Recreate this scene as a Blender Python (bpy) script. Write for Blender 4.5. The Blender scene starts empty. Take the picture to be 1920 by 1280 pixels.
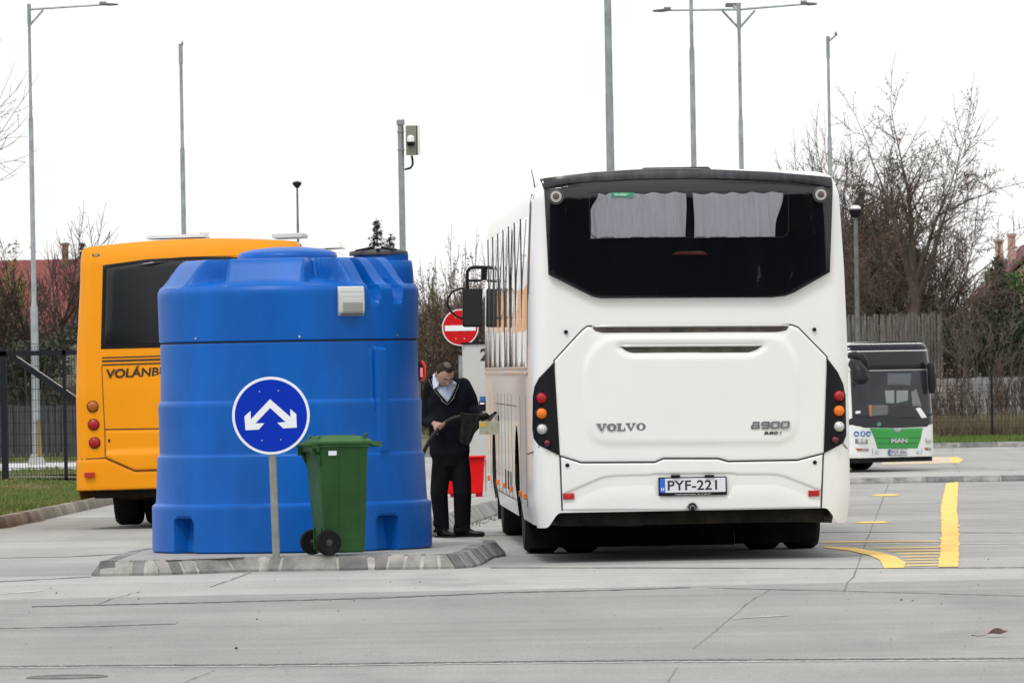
import bpy, bmesh, math, random
from mathutils import Vector, Matrix, noise
R = math.radians
C = bpy.context.scene.collection
sc = bpy.context.scene

# ------------------------------------------------------------------ camera
F = 13200.0                      # focal length in photo pixels
CAMZ = 1.545
SN = math.sin(R(1.0)); CS = math.cos(R(1.0))
cam_d = bpy.data.cameras.new('camera'); cam = bpy.data.objects.new('camera', cam_d); C.objects.link(cam)
cam_d.sensor_fit = 'HORIZONTAL'; cam_d.sensor_width = 36; cam_d.lens = F / 1920 * 36
cam_d.clip_start = 1; cam_d.clip_end = 4000
cam_d.dof.use_dof = True; cam_d.dof.focus_distance = 57.5; cam_d.dof.aperture_fstop = 20
cam.matrix_world = Matrix.Translation((0, 0, CAMZ)) @ Matrix.Rotation(R(90) + math.atan(51 / F), 4, 'X') @ Matrix.Rotation(R(-1.0), 4, 'Z')
sc.camera = cam
# ------------------------------------------------------------------ overcast sky, one soft sun
SUN_EL, SUN_AZ = R(60), R(205)   # azimuth measured from +Y towards +X : the sun stands behind the camera
w = bpy.data.worlds.new('World'); sc.world = w; w.use_nodes = True
nt = w.node_tree; nt.nodes.clear()
out = nt.nodes.new('ShaderNodeOutputWorld'); b1 = nt.nodes.new('ShaderNodeBackground'); b2 = nt.nodes.new('ShaderNodeBackground')
sky = nt.nodes.new('ShaderNodeTexSky'); sky.sky_type = 'NISHITA'; sky.sun_disc = False
sky.sun_elevation = SUN_EL; sky.sun_rotation = SUN_AZ; sky.air_density = 1.5; sky.dust_density = 4
hs = nt.nodes.new('ShaderNodeHueSaturation'); hs.inputs['Saturation'].default_value = 0.25
nt.links.new(sky.outputs[0], hs.inputs['Color']); nt.links.new(hs.outputs[0], b1.inputs[0]); b1.inputs[1].default_value = 0.05
b2.inputs[0].default_value = (1.0, 0.995, 0.98, 1); b2.inputs[1].default_value = 0.98
ad = nt.nodes.new('ShaderNodeAddShader'); nt.links.new(b1.outputs[0], ad.inputs[0]); nt.links.new(b2.outputs[0], ad.inputs[1])
nt.links.new(ad.outputs[0], out.inputs[0])
sl = bpy.data.lights.new('sun', 'SUN'); sl.energy = 1.25; sl.angle = R(12); sl.color = (1, 0.97, 0.92)
so = bpy.data.objects.new('sun', sl); C.objects.link(so)
sd = Vector((math.sin(SUN_AZ) * math.cos(SUN_EL), math.cos(SUN_AZ) * math.cos(SUN_EL), math.sin(SUN_EL)))
so.rotation_euler = sd.to_track_quat('Z', 'Y').to_euler(); so.location = sd * 100
sc.view_settings.view_transform = 'Standard'; sc.view_settings.look = 'None'; sc.view_settings.exposure = 0.04; sc.view_settings.gamma = 1
sc.view_settings.use_curve_mapping = False

# ------------------------------------------------------------------ where a photo pixel lies at a given distance
def uv(px, py):
    dx, dy = px - 960, py - 640
    return dx * CS - dy * SN, dy * CS + dx * SN
def W(px, py, D):
    u, v = uv(px, py)
    return Vector((u / F * D, D, CAMZ - (v - 51) / F * D))
def road_z(D):
    if D < 66: return 0.0
    if D < 159: return -0.01 * (D - 66)
    if D < 185: return -0.93 + 0.2 * (D - 159) / 26
    return -0.73
def smooth(a, b, t):
    t = max(0, min(1, (t - a) / (b - a))); return t * t * (3 - 2 * t)
def G(px, py, h=0.0, zf=road_z, lo=20, hi=400):
    """the point of the ground (raised by h) seen at a pixel"""
    for _ in range(50):
        m = (lo + hi) / 2
        if W(px, py, m).z > zf(m) + h: lo = m
        else: hi = m
    p = W(px, py, (lo + hi) / 2); p.z = zf(p.y) + h
    return p

# ------------------------------------------------------------------ materials
def mat(name, col, rough=0.5, metal=0.0, var=0.0, vs=3.0, bump=0.0, bs=40.0, coat=0.0, spec=0.5, stretch=(1, 1, 1), col2=None, detail=4):
    m = bpy.data.materials.new(name); m.use_nodes = True
    n = m.node_tree.nodes; l = m.node_tree.links; p = n['Principled BSDF']
    p.inputs['Roughness'].default_value = rough; p.inputs['Metallic'].default_value = metal
    p.inputs['Coat Weight'].default_value = coat; p.inputs['Coat Roughness'].default_value = 0.06
    p.inputs['Specular IOR Level'].default_value = spec
    p.inputs['Base Color'].default_value = (*col, 1)
    if var or col2 or bump:
        tc = n.new('ShaderNodeTexCoord'); mp = n.new('ShaderNodeMapping'); mp.inputs['Scale'].default_value = stretch
        l.new(tc.outputs['Object'], mp.inputs['Vector'])
    if var or col2:
        t = n.new('ShaderNodeTexNoise'); t.inputs['Scale'].default_value = vs; t.inputs['Detail'].default_value = detail; t.inputs['Roughness'].default_value = 0.6
        l.new(mp.outputs[0], t.inputs['Vector'])
        r = n.new('ShaderNodeValToRGB'); r.color_ramp.elements[0].position = 0.32; r.color_ramp.elements[1].position = 0.68
        a = [c * (1 - var) for c in col]; b = col2 if col2 else [min(1, c * (1 + var)) for c in col]
        r.color_ramp.elements[0].color = (*a, 1); r.color_ramp.elements[1].color = (*b, 1)
        l.new(t.outputs[0], r.inputs[0]); l.new(r.outputs[0], p.inputs['Base Color'])
    if bump:
        t2 = n.new('ShaderNodeTexNoise'); t2.inputs['Scale'].default_value = bs; t2.inputs['Detail'].default_value = 5
        l.new(mp.outputs[0], t2.inputs['Vector'])
        bn = n.new('ShaderNodeBump'); bn.inputs['Strength'].default_value = bump; bn.inputs['Distance'].default_value = 0.02
        l.new(t2.outputs[0], bn.inputs['Height']); l.new(bn.outputs[0], p.inputs['Normal'])
    return m
M_white = mat('white_paint', (0.755, 0.765, 0.755), 0.32, coat=0.3, var=0.02, vs=1.2, bump=0.012, bs=1.5)
M_white2 = mat('white_plastic', (0.72, 0.72, 0.69), 0.4, var=0.06, vs=4)
M_black = mat('black_plastic', (0.008, 0.008, 0.010), 0.4, spec=0.18)
M_gloss = mat('black_gloss', (0.014, 0.016, 0.021), 0.05, spec=0.35)
M_rubber = mat('rubber', (0.010, 0.010, 0.010), 0.8, spec=0.15, var=0.4, vs=12)
M_seam = mat('seam_rubber', (0.03, 0.03, 0.03), 0.8)
M_dirty = mat('grimy_underbody', (0.022, 0.019, 0.015), 0.85, spec=0.15, var=0.6, vs=5)
M_yellow = mat('yellow_paint', (0.80, 0.292, 0.001), 0.38, coat=0.08, spec=0.25, var=0.03, vs=1.5, bump=0.02, bs=2)
M_red = mat('red_lens', (0.34, 0.005, 0.010), 0.15, spec=.3, coat=.25, bump=0.3, bs=120)
M_amber = mat('amber_lens', (0.75, 0.16, 0.004), 0.15, spec=.3, coat=.25, bump=0.3, bs=120)
M_clear = mat('clear_lens', (0.55, 0.56, 0.56), 0.15, metal=0.5, coat=1, bump=0.5, bs=140)
M_chrome = mat('chrome', (0.62, 0.63, 0.65), 0.18, metal=1.0)
M_badge = mat('badge_metal', (0.30, 0.29, 0.32), 0.32, metal=0.85)
M_galv = mat('galvanised_steel', (0.27, 0.30, 0.315), 0.45, metal=0.5, var=0.22, vs=9, stretch=(1, 1, 0.5))
M_darkgalv = mat('weathered_pole', (0.12, 0.12, 0.12), 0.7, var=0.3, vs=5)
M_blue = mat('blue_polyethylene', (0.0008, 0.094, 0.40), 0.40, spec=0.22, var=0.17, vs=2.2, stretch=(1, 1, .35), bump=0.03, bs=25)
M_signblue = mat('sign_blue', (0.001, 0.028, 0.40), 0.35, spec=0.15)
M_signwhite = mat('sign_white', (0.74, 0.77, 0.82), 0.35, coat=0.3)
M_signred = mat('sign_red', (0.50, 0.006, 0.010), 0.35, spec=0.2, var=0.08, vs=5)
M_bin = mat('green_plastic', (0.018, 0.070, 0.017), 0.45, spec=0.25, var=0.22, vs=3, bump=0.08, bs=30)
M_lid = mat('green_lid_plastic', (0.035, 0.110, 0.030), 0.5, spec=0.3, var=0.2, vs=4, bump=0.08, bs=30)
M_steel = mat('steel', (0.34, 0.34, 0.34), 0.4, metal=0.8)
M_text = mat('black_lettering', (0.018, 0.014, 0.012), 0.5)
M_plate = mat('plate_white', (0.66, 0.67, 0.73), 0.4)
M_plateblue = mat('plate_blue', (0.02, 0.12, 0.60), 0.4)
M_redbox = mat('red_plastic', (0.60, 0.004, 0.005), 0.4, spec=0.2, var=0.1, vs=4)
M_grey = mat('grey_enamel', (0.46, 0.465, 0.46), 0.45, var=0.05, vs=2)
M_alu = mat('brushed_aluminium', (0.42, 0.42, 0.41), 0.30, metal=0.7)

# glass: mirror at grazing angles, see-through from the front
def glass(name, tint, k=1.0, bump=0.0, bs=2.0):
    m = bpy.data.materials.new(name); m.use_nodes = True; n = m.node_tree.nodes; l = m.node_tree.links; n.clear()
    o = n.new('ShaderNodeOutputMaterial'); mx = n.new('ShaderNodeMixShader'); t = n.new('ShaderNodeBsdfTransparent'); g = n.new('ShaderNodeBsdfGlossy')
    f = n.new('ShaderNodeFresnel'); f.inputs['IOR'].default_value = 1.5
    t.inputs[0].default_value = (*tint, 1); g.inputs['Roughness'].default_value = 0.0; g.inputs[0].default_value = (k, k, k, 1)
    if bump:
        tc = n.new('ShaderNodeTexCoord'); tx = n.new('ShaderNodeTexNoise'); tx.inputs['Scale'].default_value = bs; tx.inputs['Detail'].default_value = 1
        l.new(tc.outputs['Object'], tx.inputs['Vector']); bn = n.new('ShaderNodeBump'); bn.inputs['Strength'].default_value = bump; bn.inputs['Distance'].default_value = 0.02
        l.new(tx.outputs[0], bn.inputs['Height']); l.new(bn.outputs[0], g.inputs['Normal'])
    l.new(f.outputs[0], mx.inputs[0]); l.new(t.outputs[0], mx.inputs[1]); l.new(g.outputs[0], mx.inputs[2]); l.new(mx.outputs[0], o.inputs[0])
    return m
M_glass = glass('tinted_glass', (0.92, 0.93, 0.95), 0.5, 0.07, 0.9)
M_glassdark = glass('dark_glass', (0.42, 0.44, 0.46), 1.0, 0.1, 2)

# ------------------------------------------------------------------ mesh builder
class MB:
    def __init__(s): s.v = []; s.f = []
    def add(s, vs, fs):
        o = len(s.v); s.v += [Vector(v) for v in vs]; s.f += [[i + o for i in f] for f in fs]; return s
    def box(s, c, d, rz=0.0, taper=1.0, m=None):
        x, y, z = d[0] / 2, d[1] / 2, d[2] / 2; vs = []
        for k, t in ((-z, 1), (z, taper)):
            for a, b in ((-x, -y), (x, -y), (x, y), (-x, y)): vs.append(Vector((a * t, b * t, k)))
        M = (m if m else Matrix.Rotation(rz, 3, 'Z'))
        return s.add([M @ v + Vector(c) for v in vs], [(0, 3, 2, 1), (4, 5, 6, 7), (0, 1, 5, 4), (1, 2, 6, 5), (2, 3, 7, 6), (3, 0, 4, 7)])
    def tube(s, pts, rad, n=8, cap=True):
        pts = [Vector(p) for p in pts]; rad = rad if hasattr(rad, '__len__') else [rad] * len(pts); vs = []; fs = []
        up = None
        for i, p in enumerate(pts):
            d = (pts[min(i + 1, len(pts) - 1)] - pts[max(i - 1, 0)]).normalized()
            if up is None: up = Vector((0, 0, 1)) if abs(d.z) < 0.9 else Vector((1, 0, 0))
            a = d.cross(up).normalized(); up = a.cross(d).normalized()
            for k in range(n):
                t = 2 * math.pi * k / n; vs.append(p + (a * math.cos(t) + up * math.sin(t)) * rad[i])
        for i in range(len(pts) - 1):
            for k in range(n):
                fs.append((i * n + k, i * n + (k + 1) % n, (i + 1) * n + (k + 1) % n, (i + 1) * n + k))
        if cap: fs += [tuple(range(n))[::-1], tuple((len(pts) - 1) * n + k for k in range(n))]
        return s.add(vs, fs)
    def lathe(s, prof, n=32, m=None):
        """prof: (radius, z) pairs; m: placing matrix"""
        m = m or Matrix.Identity(4); vs = []; fs = []
        for r, z in prof:
            for k in range(n):
                t = 2 * math.pi * k / n; vs.append(m @ Vector((r * math.cos(t), r * math.sin(t), z)))
        for i in range(len(prof) - 1):
            for k in range(n): fs.append((i * n + k, i * n + (k + 1) % n, (i + 1) * n + (k + 1) % n, (i + 1) * n + k))
        fs += [tuple(range(n))[::-1], tuple((len(prof) - 1) * n + k for k in range(n))]
        return s.add(vs, fs)
    def prism(s, poly, y0, y1, fn=None):
        """outline of (x, z) pairs between depths y0 and y1"""
        n = len(poly); fn = fn or (lambda x, y, z: Vector((x, y, z)))
        vs = [fn(x, y0, z) for x, z in poly] + [fn(x, y1, z) for x, z in poly]
        return s.add(vs, [tuple(range(n)), tuple(range(2 * n - 1, n - 1, -1))] + [(i, i + n, (i + 1) % n + n, (i + 1) % n) for i in range(n)])
    def grid(s, rows, close=False):
        n = len(rows[0]); vs = [p for r in rows for p in r]; fs = []
        for i in range(len(rows) - 1):
            for k in range(n if close else n - 1):
                fs.append((i * n + k, i * n + (k + 1) % n, (i + 1) * n + (k + 1) % n, (i + 1) * n + k))
        return s.add(vs, fs)
    def build(s, name, m, parent=None, sm=40, bevel=0.0, loc=None):
        me = bpy.data.meshes.new(name); me.from_pydata([tuple(v) for v in s.v], [], s.f); me.validate()
        if sm:
            b = bmesh.new(); b.from_mesh(me); bmesh.ops.recalc_face_normals(b, faces=b.faces); b.to_mesh(me); b.free()
            me.polygons.foreach_set('use_smooth', [True] * len(me.polygons)); me.set_sharp_from_angle(angle=R(sm))
        for q in (m if isinstance(m, (list, tuple)) else [m]): me.materials.append(q)
        o = bpy.data.objects.new(name, me); C.objects.link(o)
        if parent: o.parent = parent
        if loc: o.location = loc
        if bevel:
            bm = o.modifiers.new('bevel', 'BEVEL'); bm.width = bevel; bm.segments = 2; bm.limit_method = 'ANGLE'; bm.harden_normals = False
        return o
def tag(o, label=None, cat=None, group=None, kind=None):
    if label: o['label'] = label
    if cat: o['category'] = cat
    if group: o['group'] = group
    if kind: o['kind'] = kind
    return o
def empty(name, loc, label=None, cat=None, group=None, rot=(0, 0, 0)):
    o = bpy.data.objects.new(name, None); C.objects.link(o); o.location = loc; o.rotation_euler = rot; o.empty_display_size = 0.3
    return tag(o, label, cat, group)
def copy_tree(o, parent=None):
    c = o.copy(); C.objects.link(c); c.parent = parent
    for ch in list(o.children): copy_tree(ch, c)
    return c
def text_obj(name, s, m, parent, loc, size, sx=1.0, bold=0.0, ext=0.002, rot=(R(90), 0, 0), shear=0.0, spacing=1.0, align='LEFT'):
    cu = bpy.data.curves.new('t', 'FONT'); cu.body = s; cu.size = size; cu.extrude = ext; cu.offset = bold; cu.shear = shear
    cu.space_character = spacing; cu.align_x = align
    t = bpy.data.objects.new('t', cu); C.objects.link(t)
    me = bpy.data.meshes.new_from_object(t.evaluated_get(bpy.context.evaluated_depsgraph_get()))
    bpy.data.objects.remove(t); bpy.data.curves.remove(cu)
    me.materials.clear(); me.materials.append(m); me.name = name
    o = bpy.data.objects.new(name, me); C.objects.link(o); o.parent = parent; o.location = loc; o.rotation_euler = rot; o.scale = (sx, 1, 1)
    return o
def seg_dist(p, a, b):
    ax, az = a; bx, bz = b; dx, dz = bx - ax, bz - az; L = dx * dx + dz * dz
    t = 0 if L == 0 else max(0, min(1, ((p[0] - ax) * dx + (p[1] - az) * dz) / L))
    return math.hypot(p[0] - ax - t * dx, p[1] - az - t * dz)
def pdist(p, poly): return min(seg_dist(p, poly[i], poly[(i + 1) % len(poly)]) for i in range(len(poly)))
def inside(p, poly):
    c = False
    for i in range(len(poly)):
        (x1, z1), (x2, z2) = poly[i], poly[i - 1]
        if (z1 > p[1]) != (z2 > p[1]) and p[0] < (x2 - x1) * (p[1] - z1) / (z2 - z1) + x1: c = not c
    return c
def round_poly(poly, r, n=4):
    out = []; N = len(poly)
    for i in range(N):
        a = Vector(poly[i - 1]); b = Vector(poly[i]); c = Vector(poly[(i + 1) % N])
        rr = r[i] if hasattr(r, '__len__') else r
        if rr <= 0: out.append(tuple(b)); continue
        d1 = min(rr, (a - b).length * 0.45); d2 = min(rr, (c - b).length * 0.45)
        p = b + (a - b).normalized() * d1; q = b + (c - b).normalized() * d2
        for k in range(n + 1):
            t = k / n; out.append(tuple((1 - t) ** 2 * p + 2 * t * (1 - t) * b + t * t * q))
    return out
def scan(poly, z):
    xs = []
    for i in range(len(poly)):
        (x1, z1), (x2, z2) = poly[i], poly[(i + 1) % len(poly)]
        if abs(z1 - z2) < 1e-9:
            if abs(z - z1) < 1e-6: xs += [x1, x2]
        elif min(z1, z2) - 1e-7 <= z <= max(z1, z2) + 1e-7:
            xs.append(x1 + (x2 - x1) * (z - z1) / (z2 - z1))
    return (min(xs), max(xs)) if xs else None
def panel(poly, f, off=0.0, thick=0.02, bev=0.0, gap=0.0, step=0.05, relief=None, mb=None, vert=False):
    """a skin panel: outline (x, z) laid on the surface y = f(x, z), proud by off, with rounded edge and returned sides"""
    if vert:
        poly = [(b, a) for a, b in poly]; f0 = f; f = lambda a, b: f0(b, a)
        if relief: r0_ = relief; relief = lambda a, b: r0_(b, a)
    mb = mb or MB(); z0 = min(p[1] for p in poly) + gap + 1e-5; z1 = max(p[1] for p in poly) - gap - 1e-5
    zs = {z0, z1}
    for p in poly:
        if z0 < p[1] < z1: zs.add(p[1])
    if bev: zs |= {z0 + bev * .3, z0 + bev, z1 - bev * .3, z1 - bev}
    n = max(1, int((z1 - z0) / step))
    for i in range(n + 1): zs.add(z0 + (z1 - z0) * i / n)
    zl = sorted(zs); zz = [zl[0]]
    for z in zl[1:]:
        if z - zz[-1] > 0.0008: zz.append(z)
    wmax = max(p[0] for p in poly) - min(p[0] for p in poly); nc = max(2, int(wmax / step))
    rows = []
    for z in zz:
        a, b = scan(poly, z); a += gap; b -= gap
        if b <= a: a = b = (a + b) / 2
        w = b - a; bb = min(bev, w * 0.3)
        xs = ([a, a + bb * .3, a + bb] if bev else [a]) + [a + bb + (w - 2 * bb) * i / nc for i in range(1, nc)] + ([b - bb, b - bb * .3, b] if bev else [b])
        row = []
        for x in xs:
            y = f(x, z) - off
            if relief: y -= relief(x, z)
            if bev:
                d = max(0, min(x - a, b - x, (z - z0), (z1 - z)))
                d = min(d, max(0, pdist((x, z), poly) - gap))
                if d < bev: y += bev * (1 - math.sqrt(max(0, 1 - (1 - d / bev) ** 2))) * 0.8
            row.append(Vector((z, y, x)) if vert else Vector((x, y, z)))
        rows.append(row)
    o = len(mb.v); mb.grid(rows); nr = len(rows); ncol = len(rows[0])
    ring = [(0, j) for j in range(ncol)] + [(i, ncol - 1) for i in range(1, nr)] + [(nr - 1, j) for j in range(ncol - 2, -1, -1)] + [(i, 0) for i in range(nr - 2, 0, -1)]
    ids = [o + i * ncol + j for i, j in ring]; b0 = len(mb.v)
    mb.v += [mb.v[i] + Vector((0, thick, 0)) for i in ids]
    for k in range(len(ids)): mb.f.append([ids[k], b0 + k, b0 + (k + 1) % len(ids), ids[(k + 1) % len(ids)]])
    return mb
def ribbon(pts, w, f, off, mb=None, closed=False):
    """flat strip along a line of (x, z) on y = f"""
    mb = mb or MB(); P = []
    N = len(pts)
    for i in range(N - (0 if closed else 1)):
        a, b = Vector(pts[i]), Vector(pts[(i + 1) % N]); k = max(1, int((b - a).length / 0.06))
        for j in range(k): P.append(a + (b - a) * j / k)
    if not closed: P.append(Vector(pts[-1]))
    L = []; Rr = []
    for i in range(len(P)):
        p0 = P[i - 1] if (closed or i > 0) else P[i]; p1 = P[(i + 1) % len(P)] if (closed or i < len(P) - 1) else P[i]
        t = (p1 - p0); t = t.normalized() if t.length > 0 else Vector((1, 0)); nn = Vector((-t.y, t.x)) * w / 2
        for q, s_ in ((L, 1), (Rr, -1)):
            x, z = P[i].x + nn.x * s_, P[i].y + nn.y * s_; q.append(Vector((x, f(x, z) - off, z)))
    rows = [L, Rr]
    if closed: rows = [L + [L[0]], Rr + [Rr[0]]]
    return mb.grid(rows)
# ================================================================== GROUND
def kerb_left_x(D):     # the kerb of the left verge
    return -5.62 - 0.017 * (D - 78) if D > 78 else -5.62 - (78 - D) * 0.10
def left_z(D):          # height of the verge and what lies beyond it on the left
    a = road_z(D) + 0.14
    if D < 112: return a
    t = smooth(112, 125, D); z = a * (1 - t) + (-0.36) * t
    if D > 125: z = -0.36 - 0.08 * smooth(125, 133, D)
    if D > 138: z = -0.44 + 0.08 * smooth(138, 152, D)
    if D > 152: z = -0.36 - 0.40 * smooth(152, 188, D)
    return z
def concrete_mat(name, base, bands=True):
    m = bpy.data.materials.new(name); m.use_nodes = True; n = m.node_tree.nodes; l = m.node_tree.links; p = n['Principled BSDF']
    p.inputs['Roughness'].default_value = 0.82; p.inputs['Specular IOR Level'].default_value = 0.3
    tc = n.new('ShaderNodeTexCoord')
    def noise_(scale, det, st=(1, 1, 1)):
        mp = n.new('ShaderNodeMapping'); mp.inputs['Scale'].default_value = st; l.new(tc.outputs['Object'], mp.inputs[0])
        t = n.new('ShaderNodeTexNoise'); t.inputs['Scale'].default_value = scale; t.inputs['Detail'].default_value = det; t.inputs['Roughness'].default_value = 0.62
        l.new(mp.outputs[0], t.inputs['Vector']); return t
    def ramp(src, els, interp='LINEAR'):
        r = n.new('ShaderNodeValToRGB'); r.color_ramp.interpolation = interp
        e = r.color_ramp.elements; e[0].position, e[1].position = els[0][0], els[1][0]; e[0].color = (*els[0][1],) * 1 if len(els[0][1]) == 4 else (*els[0][1], 1); e[1].color = (*els[1][1], 1)
        for q, c in els[2:]: x = e.new(q); x.color = (*c, 1)
        l.new(src, r.inputs[0]); return r
    def mul(a, b, fac=1.0):
        x = n.new('ShaderNodeMix'); x.data_type = 'RGBA'; x.blend_type = 'MULTIPLY'; x.inputs[0].default_value = fac
        l.new(a, x.inputs[6]); l.new(b, x.inputs[7]); return x.outputs[2]
    big = noise_(0.35, 6, (0.55, 1, 1)); c = ramp(big.outputs[0], [(0.30, [b * 0.86 for b in base]), (0.70, [b * 1.12 for b in base])]).outputs[0]
    tyre = noise_(0.9, 4, (1.0, 0.14, 1)); c = mul(c, ramp(tyre.outputs[0], [(0.35, (0.86, 0.86, 0.865)), (0.62, (1.05, 1.05, 1.04))]).outputs[0], 0.8)
    cross = noise_(1.3, 5, (0.06, 1.6, 1)); c = mul(c, ramp(cross.outputs[0], [(0.36, (0.90, 0.90, 0.90)), (0.6, (1.04, 1.04, 1.03))]).outputs[0], 0.8)
    fine = noise_(22, 6); c = mul(c, ramp(fine.outputs[0], [(0.3, (0.90, 0.90, 0.90)), (0.7, (1.07, 1.07, 1.07))]).outputs[0], 0.9)
    sp = noise_(3.2, 2); c = mul(c, ramp(sp.outputs[0], [(0.25, (0.80, 0.79, 0.77)), (0.33, (1, 1, 1))]).outputs[0], 0.7)
    spk = noise_(9, 3, (1, .5, 1)); c = mul(c, ramp(spk.outputs[0], [(0.27, (0.62, 0.61, 0.60)), (0.34, (1, 1, 1))]).outputs[0], 0.6)
    agg = noise_(60, 3, (1, .25, 1)); c = mul(c, ramp(agg.outputs[0], [(0.35, (0.86, 0.86, 0.86)), (0.65, (1.12, 1.12, 1.11))]).outputs[0], 0.9)
    oil = noise_(0.55, 3, (1.0, 0.30, 1)); c = mul(c, ramp(oil.outputs[0], [(0.28, (0.70, 0.70, 0.71)), (0.40, (1, 1, 1))]).outputs[0], 0.6)
    if bands:       # slabs poured at different times, laid across the yard
        sx = n.new('ShaderNodeSeparateXYZ'); l.new(tc.outputs['Object'], sx.inputs[0])
        ma = n.new('ShaderNodeMath'); ma.operation = 'MULTIPLY_ADD'; l.new(sx.outputs[1], ma.inputs[0]); ma.inputs[1].default_value = 1 / 160; ma.inputs[2].default_value = -20 / 160
        mx = n.new('ShaderNodeMath'); mx.operation = 'MULTIPLY_ADD'; l.new(sx.outputs[0], mx.inputs[0]); mx.inputs[1].default_value = -0.0006; l.new(ma.outputs[0], mx.inputs[2])
        q = lambda D: (D - 20) / 160
        bd = [(0.0, 1.0), (q(36.6), 0.95), (q(49.2), 1.34), (q(54.9), 1.12), (q(58.0), 1.2), (q(66), 1.08), (q(74), 1.02), (q(88), 1.12), (q(104), 1.08), (q(120), 1.15), (q(137), 1.32), (q(155), 1.15)]
        r = ramp(mx.outputs[0], [(a, (b, b, b * 0.995)) for a, b in bd], 'CONSTANT'); c = mul(c, r.outputs[0])
    l.new(c, p.inputs['Base Color'])
    bn = n.new('ShaderNodeBump'); bn.inputs['Strength'].default_value = 0.25; bn.inputs['Distance'].default_value = 0.01
    l.new(fine.outputs[0], bn.inputs['Height']); l.new(bn.outputs[0], p.inputs['Normal'])
    return m
M_conc = concrete_mat('yard_concrete', (0.272, 0.271, 0.266))
M_conc2 = concrete_mat('island_concrete', (0.345, 0.345, 0.34), bands=False)
M_earth = mat('brown_earth', (0.07, 0.055, 0.035), 0.95, var=0.5, vs=0.8, bump=0.4, bs=6)
M_grassbase = mat('turf_soil', (0.060, 0.080, 0.022), 0.95, var=0.5, vs=1.5, stretch=(1, 0.3, 1), col2=(0.14, 0.13, 0.05))
M_kerb = mat('kerb_stone', (0.20, 0.205, 0.20), 0.8, var=0.45, vs=4, bump=0.5, bs=25, col2=(0.33, 0.32, 0.30))
M_kerbdark = mat('kerb_stone_dark', (0.12, 0.125, 0.13), 0.75, var=0.4, vs=4, bump=0.5, bs=25, col2=(0.19, 0.19, 0.19))
M_mortar = mat('pale_mortar', (0.33, 0.325, 0.30), 0.9, var=0.3, vs=12)
M_joint = mat('dark_joint', (0.155, 0.152, 0.146), 0.9, var=0.5, vs=3)
M_jointd = mat('open_joint', (0.09, 0.088, 0.085), 0.9, var=0.5, vs=9)
M_ypaint = mat('yellow_road_paint', (0.80, 0.50, 0.11), 0.7, var=0.16, vs=5, stretch=(1, 0.35, 1), bump=0.2, bs=30, detail=8)
M_wornpaint = mat('worn_yellow_paint', (0.60, 0.43, 0.18), 0.75, var=0.25, vs=2, stretch=(0.4, 1, 1))
M_wpaint = mat('white_road_paint', (0.62, 0.62, 0.61), 0.7, var=0.1, vs=3)

def terrain_z(x, D):
    zr = road_z(D)
    zl = left_z(D)
    t = smooth(kerb_left_x(D) - 0.2, kerb_left_x(D) - 0.1, x) if D < 200 else 1
    z = zl * (1 - t) + zr * t
    if D > 188: z = -0.73 + 1.4 * smooth(222, 262, D)
    return z
# one base sheet to the horizon (brown earth), 6 cm under the paving
mb = MB(); rows = []
Ys = [-120, 0, 20] + list(range(40, 280, 6)) + [320, 400, 600, 1000, 3000]
Xs = [-1500, -600, -200, -80, -40, -20, -12, -9, -7.5, -6.6, -6.3, -6.1, -5.9, -5.5, -4, 0, 4, 8, 12, 20, 40, 80, 200, 600, 1500]
for y in Ys: rows.append([Vector((x, y, (terrain_z(x, y) if y > 0 else 0) - 0.06)) for x in Xs])
tag(mb.grid(rows).build('ground', M_earth), kind='structure')
# concrete yard
mb = MB(); rows = []
for y in [-60, -20, 0, 15, 25, 35, 45, 50, 55, 60, 66] + [66 + i * 2.5 for i in range(1, 48)] + [185.2]:
    x0 = kerb_left_x(y); rows.append([Vector((x0 + (70 - x0) * t, y, road_z(y))) for t in (0, .02, .05, .1, .2, .5, 1)])
tag(mb.grid(rows).build('concrete_yard', M_conc), kind='structure')

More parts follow.
